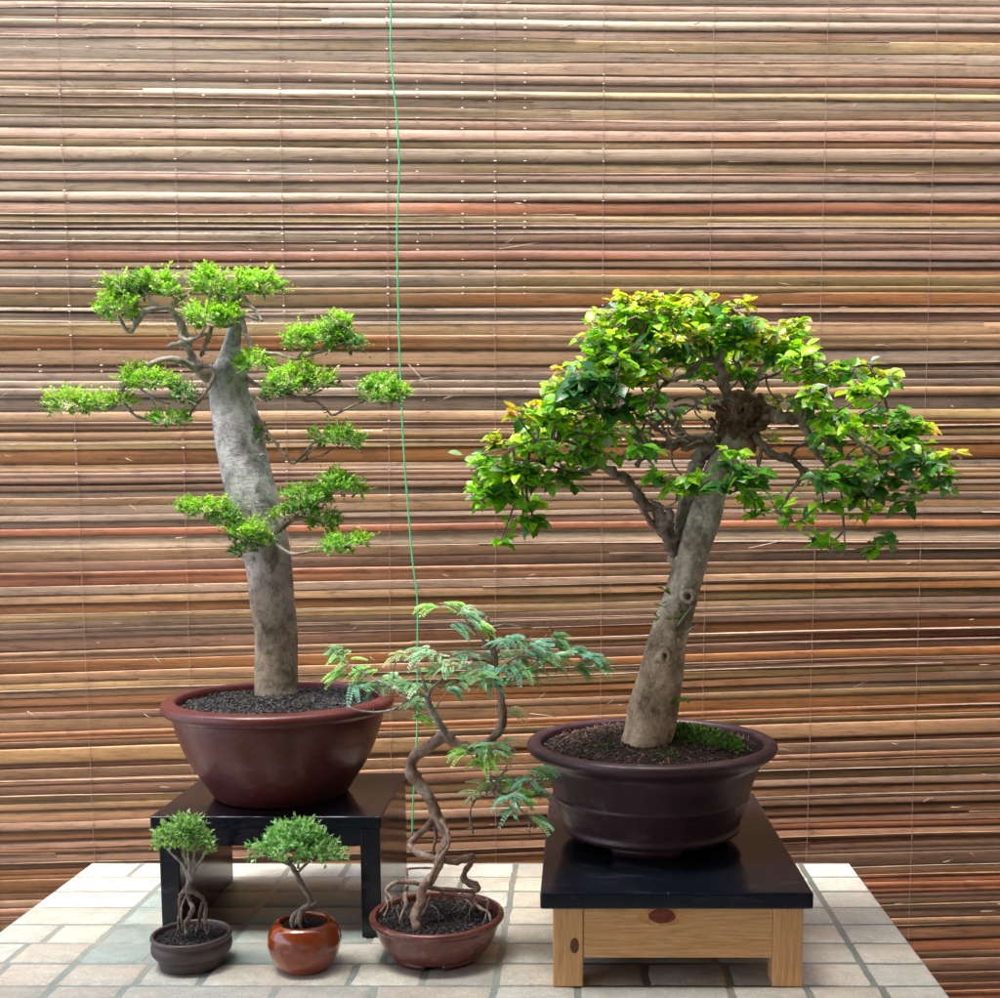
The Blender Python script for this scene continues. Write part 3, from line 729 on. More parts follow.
# ================================================================ 2. RIGHT LARGE BONSAI
QY=1.50; qx=P(651.5,740,QY).x
b2=bonsai_root((qx,QY,wz),'wide bonsai with leaning grey trunk and broad glossy leaves in a dark purple brown pot')
z=wz+.0006
prof=[(.05,z+.0125),(.105,z+.0125),(.1125,z+.014),(.1165,z+.0185),(.1150,z+.024),(.1165,z+.030),(.1215,z+.044),(.1258,z+.057),(.1268,z+.0592),(.1268,z+.0615),(.1268,z+.064),(.131,z+.078),(.1375,z+.095),(.1415,z+.104),
 (.1465,z+.1085),(.1535,z+.1125),(.1590,z+.1175),(.1608,z+.1225),(.1595,z+.1270),(.154,z+.1293),(.148,z+.1290),(.1435,z+.127),(.142,z+.120),(.141,z+.105)]
mp=m_pot('dark_purple_clay',(.058,.024,.032),(.036,.016,.022),.40,.14,(.15,.11,.105),.66,0,120)
M1=MB(); revolve(M1,qx,QY,smooth_prof(prof,3),112,.004); ring_feet(M1,qx,QY,z,z+.0135,.060,.1025,(-PI/2-.12,PI/6,5*PI/6),.46); M1.build('pot',mp,b2)
so,hz2=soil(qx,QY,.1425,z+.117,.022,6000,.0019,b2,BRN,5,650)
RY=1.455
mb=MB()
tl=[(640,770,25),(643,752,23.5),(648,735,23.5),(652,714,24),(657,692,22.5),(663,665,21),(668,640,19.5),(674,618,18),(681,595,16.6),(687,575,16),(694,550,15.4),(701,528,15.6),(706,512,16.2),(711,494,15),(718,472,13.5),(727,452,13.5),(735,436,15),(741,420,14),(744,402,8)]
tube(mb,pxt(tl,RY),36,5,.06,30,.08,12)
for (px,py,rr,dy) in ((688,600,9,-.016),(684,590,6,-.021),(678,606,6,-.020),(673,634,7,-.021),(679,640,5,-.021),(666,650,7,-.023),(660,658,6,-.023),(670,662,6,-.022),(668,728,8,-.018),(661,741,7,-.020),(652,751,6,-.024),(634,728,8,-.004),(712,505,6,-.01),(680,640,5,-.016),(700,560,3,-.018)):
    p=P(px,py,RY+dy); q=rr*S(RY)
    tube(mb,[(p+Vector((0,.010,0)),q*.9),(p+Vector((0,.001,0)),q*.85),(p+Vector((0,-.004,0)),q*.4)],10,3,.5,110,.3,60)
hols=[]
for (px,py) in ((688,596),(665,656)):
    hol=MB(); hols.append(hol)       # hollow rings of old cuts
    c=P(px,py,RY-.026); pts=[]; tube(hol,[(c+Vector((0,.012,0)),.0042),(c+Vector((0,.001,0)),.0038)],12,2)
    for k in range(13):
        a=2*PI*k/12; pts.append((c+Vector((math.cos(a)*.0058,0,math.sin(a)*.0066)),.0030))
    tube(mb,pts,8,3,.9,170,.5,90)
tr=mb.build('trunk',M_BARK_R,b2); M_HOL=m_simple('dark_hollow_wood',(.11,.06,.04),.9,150,.4)
for hol in hols: hol.build('cut_scar',M_HOL,tr)
# burl
mb=MB(); r=random.Random(3)
for k in range(10):
    a=r.uniform(0,2*PI); d=math.sqrt(r.random()); c=P(744+17*d*math.cos(a),418+15*d*math.sin(a),RY-.002+r.uniform(-.010,.012)); q=r.uniform(9,13)*S(RY)
    dv=rnd_dir(r)*q*1.2; tube(mb,[(c-dv,q*.5),(c,q),(c+dv,q*.5)],16,4,.7,130,.4,60)
for k in range(34):
    a=r.uniform(0,2*PI); d=math.sqrt(r.random()); q=r.uniform(2.2,5.0)*S(RY)
    c=P(744+25*d*math.cos(a),418+23*d*math.sin(a),RY-.022+.014*d*d+r.uniform(-.004,.004)); an=r.uniform(0,6.28)
    d1=Vector((math.cos(an),-.25,math.sin(an)))*q*r.uniform(2,3.6); d2=Vector((-math.sin(an),-.3,math.cos(an)))*q*r.uniform(-1.5,1.5)
    tube(mb,[(c-d1,q*.5),(c-d1*.3+d2,q),(c+d1*.4-d2*.4,q*.9),(c+d1,q*.4)],8,3,.6,190,.3,90)
mb.build('burl',M_BURL,b2)
BR2=[]
def br2(paths,m=M_BRANCH,seg=9,tw=True):
    for pth in paths:
        for p,rr in [(P(a[0],a[1],a[3]),a[2]) for a in pth]: BR2.append(p)
    return branch(paths,m,b2,seg,.4,150,.3,1.45)
# second trunk and its left limb
br2([[(688,600,4,1.47),(679,575,6.5,1.47),(677,550,8,1.47),(680,525,8.2,1.47),(685,500,8,1.47),(691,480,8,1.47),(698,462,9,1.465),(704,448,10,1.46),(712,438,10,1.455)]],M_BRANCH_P,14)
br2([[(677,562,5,1.465),(672,548,7,1.455),(668,535,9.5,1.45),(663,523,10,1.445),(659,515,8,1.44),(654,509,5.5,1.44),(647,505,7,1.435),(640,500,6,1.43),(634,489,5.5,1.43),(627,481,6,1.425),(618,475,5,1.42),(610,470,4.5,1.42),(600,467,4,1.415),(588,470,3.5,1.41),(576,473,2.5,1.41),(562,470,1.8,1.41),(545,462,1.4,1.41),(528,462,1.2,1.41)],
     [(661,522,8,1.45),(652,524,4,1.44),(646,515,3,1.435),(640,506,2.6,1.43)],
     [(665,524,5,1.44),(672,515,3,1.43),(664,508,2.4,1.43),(650,500,2,1.43)]],M_BRANCH,12)
br2([[(716,440,8,1.45),(706,446,7,1.44),(697,441,6.5,1.43),(690,447,6,1.425),(681,443,5,1.42),(672,446,4.5,1.415),(662,445,4,1.41),(652,448,4,1.40),(642,452,3.6,1.40),(632,457,3.2,1.40),(620,458,3,1.395),(608,456,2.6,1.39),(596,452,2,1.39),(580,446,1.6,1.385),(560,440,1.3,1.38),(536,440,1,1.38),(512,448,.8,1.38)],
     [(650,448,2.6,1.40),(644,438,2.4,1.395),(638,430,2,1.39),(628,420,1.6,1.385),(612,410,1.3,1.38),(596,404,1,1.38)],
     [(636,466,2.8,1.41),(644,456,2.6,1.405),(650,446,2.6,1.40),(656,440,2.2,1.40)],
     [(672,446,2.4,1.415),(664,434,2.4,1.41),(655,428,2,1.405),(646,420,1.5,1.40)],
     [(690,447,3,1.425),(684,436,3,1.42),(676,428,2.4,1.41),(664,418,2,1.40),(655,408,1.5,1.4)]])
br2([[(736,410,7,1.44),(729,396,6,1.435),(724,380,6,1.43),(720,366,5.5,1.425),(713,360,4,1.42),(703,360,3.2,1.415),(695,367,3,1.41),(687,374,2.8,1.405),(677,378,2.6,1.40),(668,382,2,1.395),(658,390,1.6,1.39)],
     [(720,366,4,1.425),(722,352,3.4,1.425),(726,340,2.6,1.43),(730,326,1.8,1.43),(734,312,1.2,1.43)],
     [(703,360,2.2,1.415),(694,352,2,1.41),(686,342,1.7,1.40),(676,334,1.3,1.40),(664,325,1,1.40),(650,312,.8,1.4)],
     [(713,360,2.4,1.42),(708,348,2,1.43),(703,335,1.6,1.44),(700,320,1.1,1.45)]])
br2([[(742,406,7,1.46),(748,392,5.5,1.47),(756,380,4.5,1.48),(764,368,3.6,1.49),(770,356,2.6,1.50),(776,342,1.8,1.50),(780,330,1.1,1.5)],
     [(756,380,2.6,1.48),(768,376,2.4,1.47),(782,370,2,1.46),(794,360,1.4,1.45),(802,348,.9,1.45)],
     [(748,392,2.6,1.47),(740,378,2.2,1.48),(738,362,1.8,1.49),(742,346,1.3,1.5)]])
br2([[(752,418,9,1.45),(764,414,8,1.44),(774,417,7.5,1.435),(786,418,7,1.43),(797,416,6,1.43),(805,410,4.5,1.43),(812,403,4,1.43),(818,396,3.4,1.43),(821,388,2.6,1.43),(817,378,2,1.43),(812,366,1.4,1.43)],
     [(800,418,4.5,1.43),(806,428,4,1.42),(808,440,3.2,1.415),(813,450,2.6,1.41),(822,460,2,1.41),(830,470,1.4,1.41)],
     [(800,416,4,1.43),(814,418,3.4,1.425),(828,422,3,1.42),(842,430,2.4,1.42),(856,440,2.2,1.42),(870,448,2.4,1.42),(882,456,2,1.42),(896,452,1.7,1.42),(908,452,1.4,1.42),(924,452,1,1.42),(944,452,.8,1.42)],
     [(842,430,2,1.42),(852,420,1.7,1.43),(864,412,1.5,1.44),(876,406,1.3,1.44),(884,396,1.1,1.44)],
     [(870,448,1.8,1.42),(880,438,1.6,1.43),(888,428,1.5,1.43),(896,424,1,1.43),(915,424,.8,1.43)],
     [(862,444,1.6,1.42),(866,456,1.6,1.42),(870,470,1.4,1.42),(868,486,1.2,1.42)]],M_BRANCH,10)
br2([[(752,434,6,1.445),(762,444,4.4,1.43),(775,455,4,1.42),(788,458,4,1.415),(797,464,3.4,1.41),(803,472,3,1.41),(798,482,2.4,1.405),(790,492,2,1.4),(784,504,1.3,1.4)],
     [(797,464,2.4,1.41),(812,472,2,1.40),(826,480,1.8,1.40),(840,490,1.6,1.40),(842,510,1.3,1.40),(844,530,1.1,1.40),(845,552,.8,1.40)],
     [(762,444,2.4,1.43),(760,458,2,1.41),(756,470,1.6,1.40),(744,480,1.1,1.39)],
     [(790,458,2,1.415),(796,448,1.8,1.42),(806,444,1.4,1.42)]])
# tangle of pale dead twigs left of the burl
mb=MB(); r=random.Random(9)
for k in range(34):
    x=r.uniform(650,722); y_=r.uniform(396,446); Yv=1.42+r.uniform(-.02,.03); pts=[]
    a=r.uniform(0,6.28)
    for i in range(5):
        pts.append((P(x,y_,Yv),r.uniform(1.0,2.0)*S(1.42)*(1-i*.13))); a+=r.uniform(-1.1,1.1); x+=7*math.cos(a); y_+=4.6*math.sin(a); Yv+=r.uniform(-.006,.006)
    tube(mb,pts,6,3,.3,200)
mb.build('dead_twigs',M_BRANCH_P,b2)
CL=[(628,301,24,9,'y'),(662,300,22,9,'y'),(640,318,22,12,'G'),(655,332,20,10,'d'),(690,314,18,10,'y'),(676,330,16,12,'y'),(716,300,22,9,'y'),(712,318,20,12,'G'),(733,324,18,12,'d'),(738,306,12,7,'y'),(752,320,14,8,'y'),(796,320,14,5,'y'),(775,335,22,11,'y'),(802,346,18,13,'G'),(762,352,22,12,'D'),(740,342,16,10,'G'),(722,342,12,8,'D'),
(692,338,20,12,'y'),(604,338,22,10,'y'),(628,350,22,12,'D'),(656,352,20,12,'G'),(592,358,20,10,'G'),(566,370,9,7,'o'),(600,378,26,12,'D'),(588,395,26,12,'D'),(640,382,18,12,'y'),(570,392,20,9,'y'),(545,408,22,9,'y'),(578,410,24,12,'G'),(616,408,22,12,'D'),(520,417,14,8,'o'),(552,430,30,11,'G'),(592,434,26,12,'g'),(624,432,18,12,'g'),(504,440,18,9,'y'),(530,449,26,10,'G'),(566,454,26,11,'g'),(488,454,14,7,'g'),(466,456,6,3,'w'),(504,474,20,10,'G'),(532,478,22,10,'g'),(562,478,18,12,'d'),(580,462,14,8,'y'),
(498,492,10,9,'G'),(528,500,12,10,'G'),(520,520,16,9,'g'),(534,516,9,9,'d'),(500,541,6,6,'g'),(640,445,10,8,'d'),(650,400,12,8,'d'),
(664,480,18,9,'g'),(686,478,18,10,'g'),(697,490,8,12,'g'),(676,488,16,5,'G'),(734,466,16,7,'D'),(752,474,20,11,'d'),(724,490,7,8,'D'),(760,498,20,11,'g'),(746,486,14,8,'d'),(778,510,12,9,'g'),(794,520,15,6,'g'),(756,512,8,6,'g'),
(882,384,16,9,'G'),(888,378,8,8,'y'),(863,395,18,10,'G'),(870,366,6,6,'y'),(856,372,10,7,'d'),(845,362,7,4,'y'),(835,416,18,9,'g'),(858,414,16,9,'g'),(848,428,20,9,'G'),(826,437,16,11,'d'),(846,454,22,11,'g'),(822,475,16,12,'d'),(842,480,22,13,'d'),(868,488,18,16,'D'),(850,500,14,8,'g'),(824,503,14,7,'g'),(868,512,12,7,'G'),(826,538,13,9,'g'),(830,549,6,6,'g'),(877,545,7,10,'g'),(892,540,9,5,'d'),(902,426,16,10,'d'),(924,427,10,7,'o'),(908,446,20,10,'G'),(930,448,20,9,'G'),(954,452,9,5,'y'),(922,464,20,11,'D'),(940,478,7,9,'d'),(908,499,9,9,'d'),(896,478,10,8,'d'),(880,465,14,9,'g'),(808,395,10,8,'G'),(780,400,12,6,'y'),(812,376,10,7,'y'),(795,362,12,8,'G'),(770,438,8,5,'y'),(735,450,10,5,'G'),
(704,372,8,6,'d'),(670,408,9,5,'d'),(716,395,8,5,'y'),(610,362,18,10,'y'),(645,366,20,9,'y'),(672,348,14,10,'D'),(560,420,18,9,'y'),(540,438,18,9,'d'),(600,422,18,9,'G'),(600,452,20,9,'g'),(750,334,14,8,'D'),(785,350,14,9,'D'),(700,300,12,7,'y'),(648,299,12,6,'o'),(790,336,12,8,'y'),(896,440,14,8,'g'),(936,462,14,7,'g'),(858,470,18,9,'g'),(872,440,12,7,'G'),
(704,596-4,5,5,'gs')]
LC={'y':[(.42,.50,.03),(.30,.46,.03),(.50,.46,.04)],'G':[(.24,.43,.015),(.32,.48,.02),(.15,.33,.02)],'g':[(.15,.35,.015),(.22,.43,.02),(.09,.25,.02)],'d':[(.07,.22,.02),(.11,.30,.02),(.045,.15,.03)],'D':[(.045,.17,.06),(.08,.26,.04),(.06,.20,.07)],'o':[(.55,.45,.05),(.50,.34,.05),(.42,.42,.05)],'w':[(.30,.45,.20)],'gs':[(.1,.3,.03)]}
BR2=[p for p in BR2]
mbL=MB(); mbT=MB(); r=random.Random(44)
# loose fill between the named clumps, following the dome
FILL=[]; OUT=[(460,462),(505,432),(520,412),(548,395),(562,368),(590,345),(602,302),(640,292),(700,292),(735,300),(800,318),(815,345),(842,378),(870,372),(895,378),(905,400),(940,422),(965,450)]
for _ in range(78):
    x=r.uniform(480,950); yo_=OUT[0][1]
    for (xa,ya_),(xb_,yb_) in zip(OUT,OUT[1:]):
        if xa<=x<=xb_: yo_=ya_+(yb_-ya_)*(x-xa)/(xb_-xa)
    y_=yo_+r.uniform(13,60 if x<600 or x>830 else 75)
    if abs(x-740)<45 and abs(y_-415)<42: continue
    if 650<x<715 and y_>385: continue
    FILL.append((x,y_,16,9,r.choice('yGGgg') if y_<400 else r.choice('Gggd')))
CL=CL[:-1]+FILL+CL[-1:]
for (px,py,rx,ry,kd) in CL[:-1]:
    edge=min(1,math.hypot((px-715)/250,(py-430)/140)); dep=.11*math.sqrt(max(0,1-edge**2))
    Yc=1.43+r.choice([-1,-.6,.2,.6])*dep*r.uniform(.5,1) if edge<.95 else 1.42+r.uniform(-.03,.03)
    if 690<px<790 and 445<py<525: Yc=1.36+r.uniform(-.02,.02)
    if 640<px<705 and 465<py<500: Yc=1.385
    if 690<px<790 and 350<py<450: Yc=1.47+r.uniform(0,.04)
    s=S(Yc); c=P(px,py,Yc); s3=Vector((rx*s,max(ry,12)*s*.9,ry*s))
    near=sorted(BR2,key=lambda q:(q-c).length)[:3]; q0=near[0]
    mid=(q0+c)/2+Vector((r.uniform(-.008,.008),r.uniform(-.006,.006),r.uniform(-.010,.002)))
    tube(mbT,[(q0,.0017),(mid,.0013),(c+Vector((0,0,-.003)),.0010)],6,4,.3,200)
    nl=int((9+rx*ry*.14)*(.85 if 640<px<830 and py>330 else 1)); nsh=max(1,nl//5)
    big=1.15 if kd in 'Dd' else 1.0
    if kd=='w': nl,nsh=2,1
    left=nl
    for sh in range(nsh):
        q=rnd_dir(r,-.6,.9); p1=c+Vector((q.x*s3.x,q.y*s3.y,q.z*s3.z))*r.uniform(.8,1.3)
        tube(mbT,[(c+Vector((0,0,-.003)),.0009),((c+p1)/2+Vector((0,0,-.003)),.0007),(p1,.0005)],5,3)
        k=max(2,math.ceil(nl/nsh)); outv=(p1-c).normalized() if (p1-c).length>1e-5 else q
        for i in range(k):
            t=(i+.6)/k; pos=c.lerp(p1,t)+Vector((0,0,-.0015)); sg=1 if i%2 else -1
            side=outv.cross(Vector((0,0,1)));  side=side.normalized() if side.length>.05 else Vector((1,0,0))
            dd=outv*.6+side*sg*.9+rnd_dir(r)*.55+Vector((0,0,-.12))+Vector((0,-.25,0))
            up=Vector((0,-.35,1))+rnd_dir(r)*.55
            Ln=r.choice([r.uniform(.009,.014),r.uniform(.012,.018),r.uniform(.014,.020)])*big*(.75 if kd in 'yo' and r.random()<.4 else 1)
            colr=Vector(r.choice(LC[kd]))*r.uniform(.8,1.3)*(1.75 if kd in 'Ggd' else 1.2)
            if r.random()<.07: colr=Vector((.06,.20,.06))
            if r.random()<.05: colr=Vector((.34,.46,.32))  # a few pale leaves carry sky reflection as colour
            leafp=pos+dd.normalized()*.003
            tube(mbT,[(pos,.0005),(leafp,.0004)],4,1,cap=False)
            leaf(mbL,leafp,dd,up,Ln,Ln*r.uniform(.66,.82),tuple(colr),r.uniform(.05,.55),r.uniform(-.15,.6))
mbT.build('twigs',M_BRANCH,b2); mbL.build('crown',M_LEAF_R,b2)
# sprouts on the trunk
for (px,py) in ((664,590),(660,606),(672,618),(680,612),(676,704),(682,698),(658,618)):
    mb=MB(); pc=P(px,py,RY-.022)
    for k in range(3):
        p=pc; d=rnd_dir(r,-.3,.8)+Vector((0,-.6,0)); Ln=r.uniform(.008,.014)
        leaf(mb,p,d,Vector((0,-.4,1)),Ln,Ln*.6,(.14*r.uniform(.8,1.6),.34,.03),.3,.3)
    mb.build('sprout',M_LEAF_R,b2)
mb=MB(); tube(mb,[(P(676,628,RY-.02),.0016),(P(684,616,RY-.026),.0012),(P(692,606,RY-.03),.0008)],6,3); tube(mb,[(P(684,634,RY-.018),.0016),(P(692,628,RY-.03),.001),(P(698,624,RY-.03),.0007)],6,3); mb.build('stub_twig',M_BRANCH_P,b2)
# moss
mb=MB(); r=random.Random(31)
def moss(cx_,cy_,ax,ay,n,hm):
    for _ in range(n):
        a=r.uniform(0,2*PI); d=math.sqrt(r.random()); x=cx_+ax*d*math.cos(a); y_=cy_+ay*d*math.sin(a)
        if math.hypot(x-qx,y_-QY)>.138: continue
        z_=hz2(x,y_)+hm*.35*(1-d*d); Ln=r.uniform(.003,.008)*(.6+.6*(1-d))
        c=Vector(r.choice([(.10,.30,.02),(.16,.40,.03),(.04,.13,.015),(.26,.42,.06),(.02,.07,.02)]))*r.uniform(.7,1.1)
        leaf(mb,Vector((x,y_,z_)),rnd_dir(r,.1,1),rnd_dir(r),Ln,Ln*.3,tuple(c),.2,.3,False)
mx=P(700,742,1.50).x
moss(mx+.006,1.505,.050,.062,2300,.018); moss(P(682,735,1.47).x,1.475,.022,.03,1100,.035); moss(mx+.03,1.465,.028,.03,700,.01); moss(P(600,745,1.44).x,1.44,.02,.014,70,.002); moss(P(665,752,1.42).x,1.405,.02,.012,60,.0)
mb.build('moss',M_MOSS,b2)

# ================================================================ 3. MIDDLE FEATHERY BONSAI
MY=1.39; mxc=P(437,915,MY).x
b3=bonsai_root((mxc,MY,0),'slender winding bonsai with exposed roots and feathery drooping leaves in a low reddish brown pot')
z=.0006
prof=[(.035,z+.006),(.052,z+.006),(.0575,z+.0065),(.061,z+.010),(.0665,z+.018),(.0705,z+.026),(.0735,z+.034),(.0755,z+.040),(.0775,z+.0432),(.0805,z+.0455),(.0815,z+.0485),(.0800,z+.0515),(.0765,z+.0525),(.0740,z+.051),(.0730,z+.047),(.072,z+.04)]
mp=m_pot('red_brown_worn_glaze',(.17,.045,.032),(.10,.026,.020),.30,.15,(.30,.17,.13),.55,.3,200)
M1=MB(); revolve(M1,mxc,MY,smooth_prof(prof,3),96,.006); ring_feet(M1,mxc,MY,z,z+.0075,.040,.0585,(-PI*.68,-PI*.30,PI*.5),.42); M1.build('pot',mp,b3)
so,hz3=soil(mxc,MY,.0732,z+.043,.004,1500,.0021,b3,BLK,7,40)
main=[(416,936,5,1.345),(416,927,5,1.345),(415,914,5.6,1.35),(421,903,5.8,1.355),(422,890,5.6,1.36),(431,879,5.6,1.365),(437,868,5.4,1.37),(441,853,5.2,1.375),(446,839,5.2,1.38),(443,826,5.6,1.385),(436,815,6.2,1.39),(432,803,6.6,1.39),(428,794,7,1.39),(418,784,7.4,1.39),(411,772,7.4,1.39),(413,759,7,1.39),(424,750,6.6,1.39),(437,741,6.8,1.39),(446,736,7.4,1.39),(456,743,6.4,1.39),(473,746,5.8,1.39),(487,742,5.4,1.395),(498,732,5.2,1.40),(503,720,5.0,1.40),(502,702,4.8,1.40),(499,688,4.4,1.40),(496,676,4.2,1.40),(495,660,4,1.40),(493,645,3.6,1.40),(490,632,3,1.40),(487,617,2.2,1.40)]
mb=MB(); tube(mb,pxt(main,1.39,.84),14,5,.35,160,.35,60); mb.build('trunk',M_VINE,b3)
roots=[[(436,815,5,1.39),(428,826,4.6,1.40),(415,838,4.4,1.405),(410,846,4.6,1.40),(419,853,4.4,1.385),(434,858,4.2,1.375),(446,861,4.2,1.38),(457,862,4.2,1.39),(466,858,4.4,1.395),(472,857,4.6,1.40),(470,864,4,1.405),(465,872,4,1.41),(465,880,4.4,1.41),(476,886,5,1.405),(474,891,3.6,1.40),(452,890,3.2,1.39),(432,888,3,1.385),(415,883,3,1.38),(402,882,3,1.375),(392,884,2.8,1.37),(386,891,2.4,1.365),(391,898,2,1.36),(393,912,1.6,1.36)],
 [(434,816,2.4,1.395),(436,835,2.2,1.395),(433,853,2,1.395),(436,868,1.8,1.39)],
 [(441,820,2.8,1.38),(448,832,2.6,1.37),(448,846,2.6,1.365),(440,858,2.8,1.36),(434,870,2.6,1.36),(428,884,2.6,1.36),(420,898,2.4,1.37)],
 [(406,868,1.8,1.40),(407,884,2.4,1.385),(405,896,2.8,1.37),(406,904,2.4,1.36),(402,914,2,1.35),(400,924,1.6,1.35)],
 [(406,869,1.6,1.40),(420,868,1.4,1.40),(434,868,1.4,1.39)],
 [(388,888,1.8,1.37),(386,898,1.6,1.36),(388,906,1.4,1.355),(384,916,1,1.35)],
 [(474,890,2.4,1.40),(474,900,2,1.395),(480,908,2,1.38),(488,912,1.8,1.37),(491,922,1.4,1.365)],
 [(455,898,1.2,1.39),(466,900,1.2,1.38),(472,906,1,1.37)],[(480,902,1.4,1.40),(490,900,1.3,1.39),(500,906,1.2,1.385),(502,915,1,1.385)],
 [(380,912,1.2,1.36),(388,902,1.2,1.375),(396,896,1.2,1.39)],[(440,893,1.6,1.39),(452,896,1.4,1.40),(466,898,1.2,1.41)]]
for g in roots:
    mb=MB(); tube(mb,pxt(g,1.39,.78),9,5,.35,170,.3,80); mb.build('root',M_VINE,b3)
r=random.Random(6)
for k in range(16):      # hair roots
    mb=MB()
    x=r.uniform(384,500); y_=r.uniform(892,905); Yv=r.uniform(1.36,1.42); p=P(x,y_,Yv)
    zz=hz3(p.x,p.y); tube(mb,[(p,.0007),(p+Vector((r.uniform(-.01,.01),-.003,-.006)),.0006),(Vector((p.x+r.uniform(-.014,.014),p.y-.008,zz)),.0004)],4,3)
    mb.build('hair_root',M_BRANCH_P,b3)
BR3=[P(a[0],a[1],a[3]) for a in main[18:]]
def br3(paths,m=M_VINE):
    for pth in paths: BR3.extend(P(a[0],a[1],a[3]) for a in pth)
    return branch(paths,m,b3,7,.3,150,.2,1.39)
br3([[(446,736,5,1.39),(440,724,4.2,1.385),(433,714,3.6,1.38),(429,704,3.4,1.375),(428,697,3.2,1.37),(431,689,2,1.37),(438,682,1.4,1.37),(444,677,1,1.37)],
     [(428,698,2.4,1.37),(418,694,1.8,1.36),(408,700,1.5,1.355),(398,707,1.3,1.35),(386,711,1.1,1.35),(372,712,1,1.35),(358,710,.9,1.35),(347,707,1.3,1.35)],
     [(408,700,1.3,1.355),(398,694,1.2,1.35),(388,686,1.1,1.35),(376,680,1,1.35),(362,672,.9,1.35),(348,664,.8,1.35),(336,655,.6,1.35)],
     [(429,700,2,1.372),(424,684,1.6,1.37),(418,668,1.3,1.37),(408,660,1,1.37),(396,662,.8,1.37)]],M_BRANCH_P)
br3([[(495,665,3,1.40),(484,660,2.2,1.39),(470,660,1.7,1.38),(456,661,1.3,1.375),(440,656,1,1.37),(424,653,.8,1.37),(408,655,.6,1.37)],
     [(493,650,2.4,1.40),(483,640,1.8,1.39),(474,630,1.4,1.385),(466,620,1.2,1.38),(458,610,1,1.38),(446,605,.7,1.38)],
     [(490,628,1.8,1.40),(504,625,1.3,1.40),(524,627,1.1,1.40),(544,630,.9,1.40),(562,631,.8,1.40),(572,630,.7,1.40)],
     [(495,652,2.4,1.40),(506,646,1.8,1.39),(520,640,1.5,1.385),(536,642,1.3,1.38),(552,646,1.1,1.38),(570,652,.9,1.38),(590,660,.6,1.38)],
     [(496,672,2.2,1.40),(508,662,1.6,1.385),(522,656,1.3,1.38),(538,660,1,1.375)]])
br3([[(490,740,3,1.395),(480,750,2,1.385),(476,762,1.8,1.38),(484,770,1.8,1.375),(489,778,1.8,1.37),(495,788,1.7,1.37),(503,794,1.5,1.37),(514,790,1.3,1.37),(526,784,1.1,1.37),(536,778,.8,1.37)],
     [(488,778,1.4,1.37),(500,776,1.1,1.37),(508,764,.9,1.37),(512,758,.7,1.37)],
     [(495,788,1.3,1.37),(486,796,1,1.37),(476,798,1,1.37),(471,808,1.1,1.37),(470,820,1.1,1.37),(472,828,1.1,1.37),(473,835,.9,1.37)],
     [(508,794,1.2,1.37),(516,802,1.1,1.37),(521,811,1,1.37),(529,820,1,1.37),(536,828,.8,1.37)],
     [(530,822,.8,1.37),(530,832,.8,1.37),(529,840,.7,1.37)],[(496,786,1.4,1.37),(492,792,1.2,1.365),(500,800,1,1.36),(508,804,.8,1.36)]],M_BRANCH)
def frond(mb,p,d,up,Ln,W,col,r,npair=9,droop=.5):
    d=d.normalized(); s=d.cross(up); s=s.normalized() if s.length>.05 else Vector((1,0,0)); u=s.cross(d).normalized()
    prev=None
    for i in range(npair+1):
        t=i/npair; c=p+d*Ln*t-Vector((0,0,droop*Ln*t*t))+u*0
        tang=(d*Ln-Vector((0,0,2*droop*Ln*t))).normalized()
        if prev is not None:
            w=s*.00022; mb.add([prev-w,prev+w,c+w,c-w],[(0,1,2,3)],(.16,.20,.09))
        prev=c
        if i==0: continue
        env=W*.5*(.65+.6*math.sin(PI*min(1,t*.85+.12)))*.85
        uu=s.cross(tang)
        for sg in (-1,1):
            dd=(s*sg+tang*.45+uu*.22).normalized(); e=c+dd*env; wv=tang*(Ln/npair*.62)
            m_=c+dd*env*.5
            mb.add([c,m_-wv,e-wv*.3,e+wv*.3,m_+wv],[(0,1,2,3,4)],tuple(Vector(col)*r.uniform(1.5,2.3)))
FC={'p':[(.20,.36,.20),(.27,.42,.27),(.14,.29,.14)],'y':[(.22,.42,.08),(.16,.36,.08)],'t':[(.10,.28,.20),(.14,.33,.22),(.08,.22,.14)],'d':[(.08,.22,.07),(.12,.28,.11),(.06,.17,.06)],'s':[(.30,.33,.15),(.20,.30,.12)]}
